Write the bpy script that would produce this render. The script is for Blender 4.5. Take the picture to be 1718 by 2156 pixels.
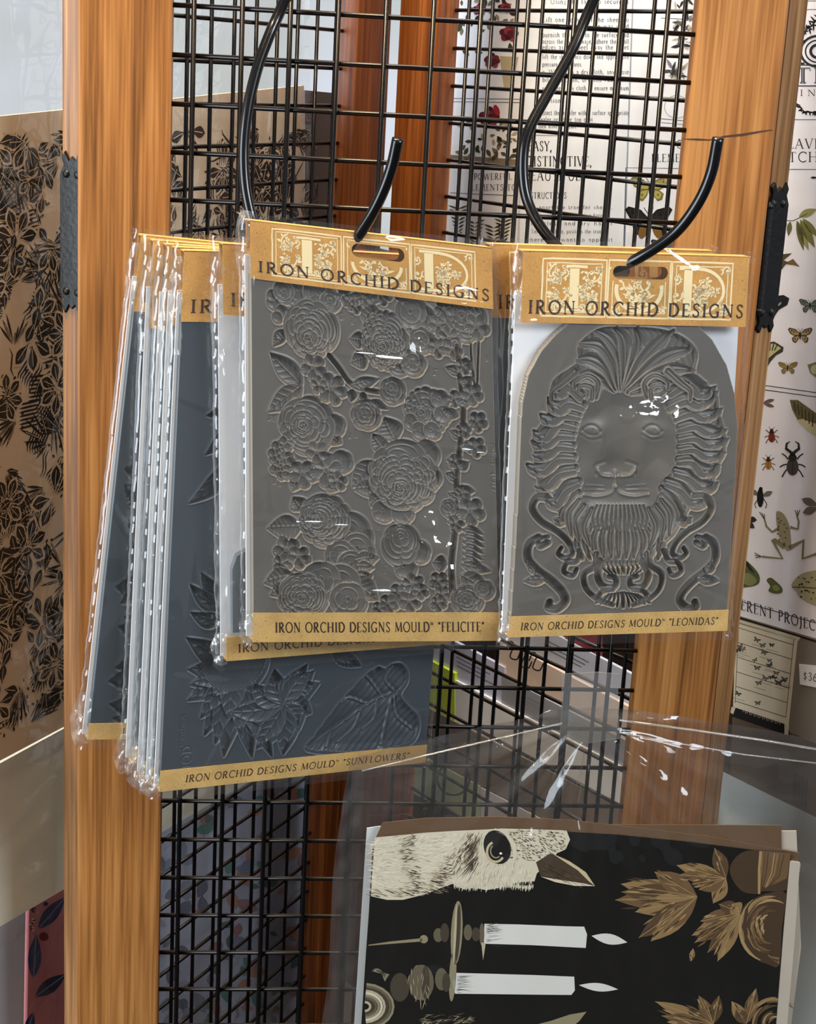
import bpy, bmesh, math, random
import numpy as np
from mathutils import Vector, Matrix
from mathutils.geometry import tessellate_polygon
for o in list(bpy.data.objects): bpy.data.objects.remove(o)
scene = bpy.context.scene
COL = scene.collection
# ------------------------------------------------------------------ camera
W_, H_, F_ = 1718.0, 2156.0, 3464.5
yaw, pit, rol = math.radians(-5.5313), math.radians(-14.9508), math.radians(3.0961)
CAM = np.array([-0.11064, -1.15287, 0.09304])
_rt = np.array([math.cos(yaw), math.sin(yaw), 0]); _fw = np.array([-math.sin(yaw)*math.cos(pit), math.cos(yaw)*math.cos(pit), math.sin(pit)])
_up = np.cross(_rt, _fw)
CR = math.cos(rol)*_rt + math.sin(rol)*_up
CU = -math.sin(rol)*_rt + math.cos(rol)*_up
cd = bpy.data.cameras.new('camera'); cam = bpy.data.objects.new('camera', cd); COL.objects.link(cam)
cd.sensor_fit = 'HORIZONTAL'; cd.sensor_width = 36.0; cd.lens = 36.0*F_/W_; cd.clip_start = 0.02; cd.clip_end = 60
cam.matrix_world = Matrix(((CR[0], CU[0], -_fw[0], CAM[0]), (CR[1], CU[1], -_fw[1], CAM[1]), (CR[2], CU[2], -_fw[2], CAM[2]), (0, 0, 0, 1)))
scene.camera = cam
# ------------------------------------------------------------------ light and exposure
scene.view_settings.view_transform = 'Standard'; scene.view_settings.look = 'None'
scene.view_settings.gamma = 1.0; scene.view_settings.use_curve_mapping = False
scene.view_settings.exposure = 0.35
wd = bpy.data.worlds.new('room_light'); scene.world = wd; wd.use_nodes = True
wd.node_tree.nodes['Background'].inputs[0].default_value = (0.78, 0.86, 1.0, 1); wd.node_tree.nodes['Background'].inputs[1].default_value = 0.18
def lamp(name, kind, loc, target, energy, color, size=1.0, size_y=None):
    l = bpy.data.lights.new(name, kind); l.energy = energy; l.color = color
    if kind == 'AREA':
        l.size = size
        if size_y: l.shape = 'RECTANGLE'; l.size_y = size_y
    else: l.shadow_soft_size = size
    o = bpy.data.objects.new(name, l); COL.objects.link(o); o.location = loc
    o.rotation_euler = (Vector(target)-Vector(loc)).to_track_quat('-Z', 'Y').to_euler()
    return o
lamp('shop_window_light', 'AREA', (1.9, -1.7, 1.2), (0, 0, -0.25), 50, (0.84, 0.92, 1.0), 1.2, 0.8)
lamp('left_fill_light', 'AREA', (-2.3, -1.2, 0.1), (0.1, 0.1, -0.25), 72, (0.80, 0.90, 1.0), 1.5, 1.7)  # added cool fill from the left, no window known there
lamp('ceiling_light', 'AREA', (-0.45, -0.36, 1.20), (0, -0.05, -0.3), 32, (1.0, 0.77, 0.50), 0.5, 0.3)
lamp('interior_fill_light', 'AREA', (0.05, 0.25, 1.40), (0.05, 0.25, 0), 36, (1.0, 0.93, 0.84), 0.9, 0.9)  # added overhead fill to brighten the inside of the display
for i, (x, y, z) in enumerate([(0.5, -0.5, 1.25), (-0.9, -1.0, 1.2), (0.15, -1.6, 1.2)]):
    lamp('sparkle_light', 'POINT', (x, y, z), (0, 0, 0), 7, (1.0, 0.72, 0.42), 0.04)  # unseen lamps added for warm sparkle on the films
# ------------------------------------------------------------------ helpers
def sr(*c):
    c = [v/255.0 for v in c]
    return tuple((v/12.92 if v <= 0.04045 else ((v+0.055)/1.055)**2.4) for v in c)
def ray(px, py): return _fw + CR*((px-W_/2)/F_) - CU*((py-H_/2)/F_)
def hit(px, py, pt, n):
    d = ray(px, py); n = np.array(n, float)
    return CAM + d*(((np.array(pt, float)-CAM) @ n)/(d @ n))
class Fr:
    """a vertical (or slightly leaning) frame: ex right, ez up, ey away"""
    def __init__(s, O, yawdeg=0, lean=0):
        a = math.radians(yawdeg); l = math.radians(lean)
        s.O = np.array(O, float); s.ex = np.array([math.cos(a), math.sin(a), 0.0])
        h = np.array([-math.sin(a), math.cos(a), 0.0])
        s.ez = math.cos(l)*np.array([0, 0, 1.0]) + math.sin(l)*h
        s.ey = np.cross(s.ez, s.ex)
    def loc(s, px, py):
        p = hit(px, py, s.O, s.ey)-s.O
        return (float(p @ s.ex), float(p @ s.ez))
    def mat(s):
        return Matrix(((s.ex[0], s.ey[0], s.ez[0], s.O[0]), (s.ex[1], s.ey[1], s.ez[1], s.O[1]), (s.ex[2], s.ey[2], s.ez[2], s.O[2]), (0, 0, 0, 1)))
def tag(o, label, cat, group=None, kind=None):
    if label: o['label'] = label
    if cat: o['category'] = cat
    if group: o['group'] = group
    if kind: o['kind'] = kind
    return o
def thing(name, label, cat, mat=None, group=None):
    o = bpy.data.objects.new(name, None); COL.objects.link(o); o.empty_display_size = 0.02
    if mat is not None: o.matrix_world = mat
    return tag(o, label, cat, group)
def link(name, me, mat, parent=None, smooth=False):
    if mat is not None and len(me.materials) == 0: me.materials.append(mat)
    if smooth:
        me.polygons.foreach_set('use_smooth', [True]*len(me.polygons))
    o = bpy.data.objects.new(name, me); COL.objects.link(o)
    if parent is not None: o.parent = parent
    return o
def mesh(name, v, f, mat, parent=None, smooth=False):
    me = bpy.data.meshes.new(name); me.from_pydata([tuple(map(float, p)) for p in v], [], f); me.update()
    return link(name, me, mat, parent, smooth)
def box_vf(x0, x1, y0, y1, z0, z1):
    v = [(x, y, z) for z in (z0, z1) for y in (y0, y1) for x in (x0, x1)]
    return v, [(0, 2, 3, 1), (4, 5, 7, 6), (0, 1, 5, 4), (2, 6, 7, 3), (0, 4, 6, 2), (1, 3, 7, 5)]
def bbox(name, x0, x1, y0, y1, z0, z1, mat, parent=None, bev=0.0):
    bm = bmesh.new(); v, f = box_vf(x0, x1, y0, y1, z0, z1)
    vs = [bm.verts.new(p) for p in v]
    for q in f: bm.faces.new([vs[i] for i in q])
    if bev: bmesh.ops.bevel(bm, geom=list(bm.edges), offset=bev, segments=2, affect='EDGES', profile=0.6)
    bmesh.ops.recalc_face_normals(bm, faces=list(bm.faces))
    me = bpy.data.meshes.new(name); bm.to_mesh(me); bm.free()
    return link(name, me, mat, parent, False)
def tube_vf(pts, rad, n=8, caps=True):
    pts = [np.array(p, float) for p in pts]; v = []; f = []
    t = pts[1]-pts[0]; t /= np.linalg.norm(t)
    up = np.array([0, 0, 1.0]) if abs(t[2]) < 0.9 else np.array([0, 1.0, 0])
    nrm = np.cross(t, up); nrm /= np.linalg.norm(nrm)
    for i, p in enumerate(pts):
        a = pts[max(i-1, 0)]; b = pts[min(i+1, len(pts)-1)]
        t = (b-a)/np.linalg.norm(b-a)
        nrm = nrm-t*(nrm @ t); nrm /= np.linalg.norm(nrm); bn = np.cross(t, nrm)
        r = rad[i] if hasattr(rad, '__len__') else rad
        for k in range(n):
            a_ = 2*math.pi*k/n
            v.append(p+r*(math.cos(a_)*nrm+math.sin(a_)*bn))
    for i in range(len(pts)-1):
        for k in range(n):
            f.append((i*n+k, i*n+(k+1) % n, (i+1)*n+(k+1) % n, (i+1)*n+k))
    if caps:
        f.append(tuple(range(n))[::-1]); f.append(tuple((len(pts)-1)*n+k for k in range(n)))
    return v, f
def smooth_pts(P, m=8):
    P = [np.array(p, float) for p in P]; out = []
    Q = [2*P[0]-P[1]]+P+[2*P[-1]-P[-2]]
    for i in range(1, len(Q)-2):
        for k in range(m):
            t = k/m; a, b, c, d = Q[i-1], Q[i], Q[i+1], Q[i+2]
            out.append(0.5*((2*b)+(-a+c)*t+(2*a-5*b+4*c-d)*t*t+(-a+3*b-3*c+d)*t**3))
    out.append(P[-1]); return out
def closed_smooth(P, m=5):
    P = [np.array(p, float) for p in P]; n = len(P); out = []
    for i in range(n):
        a, b, c, d = P[i-1], P[i], P[(i+1) % n], P[(i+2) % n]
        for k in range(m):
            t = k/m
            out.append(0.5*((2*b)+(-a+c)*t+(2*a-5*b+4*c-d)*t*t+(-a+3*b-3*c+d)*t**3))
    return out
# ------------------------------------------------------------------ materials
def newmat(name):
    m = bpy.data.materials.new(name); m.use_nodes = True
    return m, m.node_tree.nodes, m.node_tree.links, m.node_tree.nodes['Principled BSDF']
def plain(name, col, rough=0.5, spec=0.5, noise=0.0, nscale=60.0, metal=0.0, bump=0.0):
    m, N, L, b = newmat(name)
    b.inputs['Base Color'].default_value = (*col, 1); b.inputs['Roughness'].default_value = rough
    b.inputs['Specular IOR Level'].default_value = spec; b.inputs['Metallic'].default_value = metal
    if noise or bump:
        tc = N.new('ShaderNodeTexCoord'); t = N.new('ShaderNodeTexNoise'); t.inputs['Scale'].default_value = nscale; t.inputs['Detail'].default_value = 6
        L.new(tc.outputs['Object'], t.inputs['Vector'])
        if noise:
            r = N.new('ShaderNodeValToRGB'); r.color_ramp.elements[0].position = 0.3; r.color_ramp.elements[1].position = 0.7
            r.color_ramp.elements[0].color = (*[c*(1-noise) for c in col], 1); r.color_ramp.elements[1].color = (*[min(1, c*(1+noise)) for c in col], 1)
            L.new(t.outputs['Fac'], r.inputs['Fac']); L.new(r.outputs['Color'], b.inputs['Base Color'])
        if bump:
            bp = N.new('ShaderNodeBump'); bp.inputs['Strength'].default_value = bump; bp.inputs['Distance'].default_value = 0.001
            L.new(t.outputs['Fac'], bp.inputs['Height']); L.new(bp.outputs['Normal'], b.inputs['Normal'])
    return m
def wood(name, dark, mid, light, rough=0.42, seed=0.0):
    m, N, L, b = newmat(name)
    tc = N.new('ShaderNodeTexCoord'); mp = N.new('ShaderNodeMapping'); L.new(tc.outputs['Object'], mp.inputs['Vector'])
    mp.inputs['Location'].default_value = (seed, seed*1.7, seed*0.3); mp.inputs['Scale'].default_value = (1, 1, 0.04)
    n1 = N.new('ShaderNodeTexNoise'); n1.inputs['Scale'].default_value = 110; n1.inputs['Detail'].default_value = 5; n1.inputs['Distortion'].default_value = 0.4
    L.new(mp.outputs['Vector'], n1.inputs['Vector'])
    mp2 = N.new('ShaderNodeMapping'); L.new(tc.outputs['Object'], mp2.inputs['Vector']); mp2.inputs['Scale'].default_value = (1, 1, 0.02); mp2.inputs['Location'].default_value = (seed*2, 0, seed)
    n2 = N.new('ShaderNodeTexNoise'); n2.inputs['Scale'].default_value = 420; n2.inputs['Detail'].default_value = 3; L.new(mp2.outputs['Vector'], n2.inputs['Vector'])
    n3 = N.new('ShaderNodeTexNoise'); n3.inputs['Scale'].default_value = 9; n3.inputs['Detail'].default_value = 2; L.new(mp.outputs['Vector'], n3.inputs['Vector'])
    def mth(op, a, bb):
        q = N.new('ShaderNodeMath'); q.operation = op
        for i, s in enumerate((a, bb)):
            if isinstance(s, (int, float)): q.inputs[i].default_value = s
            else: L.new(s, q.inputs[i])
        return q.outputs[0]
    s = mth('ADD', mth('MULTIPLY', n1.outputs['Fac'], 0.50), mth('ADD', mth('MULTIPLY', n2.outputs['Fac'], 0.38), mth('MULTIPLY', n3.outputs['Fac'], 0.26)))
    r = N.new('ShaderNodeValToRGB'); e = r.color_ramp.elements
    e[0].position = 0.43; e[0].color = (*dark, 1); e[1].position = 0.68; e[1].color = (*light, 1)
    k = e.new(0.555); k.color = (*mid, 1)
    L.new(s, r.inputs['Fac']); L.new(r.outputs['Color'], b.inputs['Base Color'])
    b.inputs['Roughness'].default_value = rough; b.inputs['Specular IOR Level'].default_value = 0.4
    bp = N.new('ShaderNodeBump'); bp.inputs['Strength'].default_value = 0.25; bp.inputs['Distance'].default_value = 0.0006
    L.new(n2.outputs['Fac'], bp.inputs['Height']); L.new(bp.outputs['Normal'], b.inputs['Normal'])
    return m
def film_mat(name, tint=(1, 1, 1), milk=0.02, gloss=1.0, rough=0.06, base=0.06):
    m, N, L, b = newmat(name); N.remove(b)
    out = N['Material Output']
    tr = N.new('ShaderNodeBsdfTransparent'); tr.inputs[0].default_value = (*tint, 1)
    gl = N.new('ShaderNodeBsdfGlossy'); gl.inputs['Color'].default_value = (gloss, gloss, gloss, 1); gl.inputs['Roughness'].default_value = rough
    df = N.new('ShaderNodeBsdfDiffuse'); df.inputs[0].default_value = (0.9, 0.92, 0.93, 1)
    lw = N.new('ShaderNodeLayerWeight'); lw.inputs['Blend'].default_value = 0.5
    pw = N.new('ShaderNodeMath'); pw.operation = 'POWER'; pw.inputs[1].default_value = 4.0; L.new(lw.outputs['Facing'], pw.inputs[0])
    fr = N.new('ShaderNodeMath'); fr.operation = 'MULTIPLY_ADD'; fr.inputs[1].default_value = 0.80; fr.inputs[2].default_value = base; L.new(pw.outputs[0], fr.inputs[0])
    a = N.new('ShaderNodeMixShader'); a.inputs[0].default_value = milk
    L.new(tr.outputs[0], a.inputs[1]); L.new(df.outputs[0], a.inputs[2])
    c = N.new('ShaderNodeMixShader'); L.new(fr.outputs[0], c.inputs[0]); L.new(a.outputs[0], c.inputs[1]); L.new(gl.outputs[0], c.inputs[2])
    L.new(c.outputs[0], out.inputs['Surface'])
    return m
def top_lit_black(name):
    m, N, L, b = newmat(name)
    g = N.new('ShaderNodeNewGeometry'); sp = N.new('ShaderNodeSeparateXYZ'); L.new(g.outputs['Normal'], sp.inputs[0])
    tc = N.new('ShaderNodeTexCoord'); t = N.new('ShaderNodeTexNoise'); t.inputs['Scale'].default_value = 45; L.new(tc.outputs['Object'], t.inputs['Vector'])
    mr = N.new('ShaderNodeMapRange'); mr.inputs[1].default_value = 0.45; mr.inputs[2].default_value = 0.95; L.new(sp.outputs[2], mr.inputs[0])
    mu = N.new('ShaderNodeMath'); mu.operation = 'MULTIPLY'; L.new(mr.outputs[0], mu.inputs[0]); L.new(t.outputs['Fac'], mu.inputs[1])
    mx = N.new('ShaderNodeMix'); mx.data_type = 'RGBA'; L.new(mu.outputs[0], mx.inputs[0])
    mx.inputs[6].default_value = (0.002, 0.002, 0.0025, 1); mx.inputs[7].default_value = (0.085, 0.06, 0.038, 1)  # upward faces painted brown, standing in for warm light from above
    L.new(mx.outputs[2], b.inputs['Base Color']); b.inputs['Roughness'].default_value = 0.2; b.inputs['Specular IOR Level'].default_value = 0.25
    return m
def print_mat(name, rough=0.55):
    m, N, L, b = newmat(name)
    a = N.new('ShaderNodeAttribute'); a.attribute_name = 'Col'; L.new(a.outputs['Color'], b.inputs['Base Color'])
    b.inputs['Roughness'].default_value = rough; b.inputs['Specular IOR Level'].default_value = 0.3
    return m
def kraft(name, col, dark):
    m, N, L, b = newmat(name)
    tc = N.new('ShaderNodeTexCoord'); t = N.new('ShaderNodeTexNoise'); t.inputs['Scale'].default_value = 700; t.inputs['Detail'].default_value = 4
    L.new(tc.outputs['Object'], t.inputs['Vector'])
    t2 = N.new('ShaderNodeTexNoise'); t2.inputs['Scale'].default_value = 45; t2.inputs['Detail'].default_value = 5; L.new(tc.outputs['Object'], t2.inputs['Vector'])
    v = N.new('ShaderNodeTexVoronoi'); v.inputs['Scale'].default_value = 190; L.new(tc.outputs['Object'], v.inputs['Vector'])
    r = N.new('ShaderNodeValToRGB'); e = r.color_ramp.elements; e[0].position = 0.38; e[0].color = (*[c*0.80 for c in col], 1); e[1].position = 0.6; e[1].color = (*[min(1, c*1.06) for c in col], 1)
    ad = N.new('ShaderNodeMath'); ad.operation = 'MULTIPLY_ADD'; L.new(t.outputs['Fac'], ad.inputs[0]); ad.inputs[1].default_value = 0.45
    h = N.new('ShaderNodeMath'); h.operation = 'MULTIPLY'; h.inputs[1].default_value = 0.55; L.new(t2.outputs['Fac'], h.inputs[0]); L.new(h.outputs[0], ad.inputs[2])
    L.new(ad.outputs[0], r.inputs['Fac'])
    mx = N.new('ShaderNodeMix'); mx.data_type = 'RGBA'; lt = N.new('ShaderNodeMath'); lt.operation = 'LESS_THAN'; lt.inputs[1].default_value = 0.085
    L.new(v.outputs['Distance'], lt.inputs[0]); L.new(lt.outputs[0], mx.inputs[0]); L.new(r.outputs['Color'], mx.inputs[6]); mx.inputs[7].default_value = (*dark, 1)
    L.new(mx.outputs[2], b.inputs['Base Color']); b.inputs['Roughness'].default_value = 0.6; b.inputs['Specular IOR Level'].default_value = 0.25
    return m
M = {}
M['wood'] = wood('orange_pine_wood', sr(92, 57, 25), sr(140, 91, 43), sr(168, 119, 66))
M['wood_side'] = wood('pale_pine_wood', sr(104, 72, 40), sr(144, 102, 60), sr(172, 132, 90), seed=3.1)
M['wood_back'] = wood('shaded_pine_wood', sr(80, 40, 14), sr(122, 66, 25), sr(150, 87, 36), seed=5.2)  # pine with the interior's dim light and warm bounce put into its colour
M['wire'] = top_lit_black('black_wire')
M['hook'] = plain('black_hook_enamel', (0.003, 0.003, 0.0035), 0.2, 0.45)
M['iron'] = plain('black_cast_iron', (0.004, 0.004, 0.004), 0.42, 0.35, bump=0.45, nscale=260)
M['kraft'] = kraft('kraft_header_card', sr(206, 154, 80), sr(150, 104, 48))
M['strip'] = kraft('kraft_label_paper', sr(206, 168, 102), sr(154, 116, 60))
M['card'] = plain('white_backing_card', sr(226, 228, 232), 0.55)
def silicone(name, col, edge):  # convex rims painted lighter, standing in for light caught on them
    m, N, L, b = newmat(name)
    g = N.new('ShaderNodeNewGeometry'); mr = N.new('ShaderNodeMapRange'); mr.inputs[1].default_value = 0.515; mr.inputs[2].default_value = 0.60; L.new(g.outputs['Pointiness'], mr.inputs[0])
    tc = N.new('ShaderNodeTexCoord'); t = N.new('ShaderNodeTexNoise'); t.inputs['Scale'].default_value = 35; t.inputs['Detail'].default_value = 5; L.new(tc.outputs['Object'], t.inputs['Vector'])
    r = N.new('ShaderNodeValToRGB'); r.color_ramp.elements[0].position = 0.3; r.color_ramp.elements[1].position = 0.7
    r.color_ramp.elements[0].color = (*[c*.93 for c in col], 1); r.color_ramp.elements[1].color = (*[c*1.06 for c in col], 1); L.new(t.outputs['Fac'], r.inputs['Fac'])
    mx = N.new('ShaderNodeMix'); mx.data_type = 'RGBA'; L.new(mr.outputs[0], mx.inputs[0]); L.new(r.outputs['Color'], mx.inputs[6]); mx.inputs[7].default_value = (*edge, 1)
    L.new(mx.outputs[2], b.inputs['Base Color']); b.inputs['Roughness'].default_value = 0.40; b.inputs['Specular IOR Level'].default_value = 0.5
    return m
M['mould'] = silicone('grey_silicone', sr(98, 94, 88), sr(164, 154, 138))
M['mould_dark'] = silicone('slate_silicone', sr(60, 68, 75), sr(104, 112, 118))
M['film'] = film_mat('clear_cellophane', (0.985, 0.985, 0.98), 0.012, 1.0, 0.05)
M['film_edge'] = film_mat('clear_cellophane_fold', (0.97, 0.97, 0.97), 0.10, 1.0, 0.07)
M['bag'] = film_mat('clear_plastic_bag', (0.93, 0.92, 0.895), 0.006, 1.0, 0.06, 0.032)
M['bag_back'] = film_mat('clear_plastic_bag_back', (0.72, 0.67, 0.62), 0.03, 1.0, 0.08, 0.04)
M['print'] = print_mat('printed_ink')
M['paper'] = plain('white_paper', sr(228, 230, 236), 0.5, noise=0.02, nscale=20)
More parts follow.
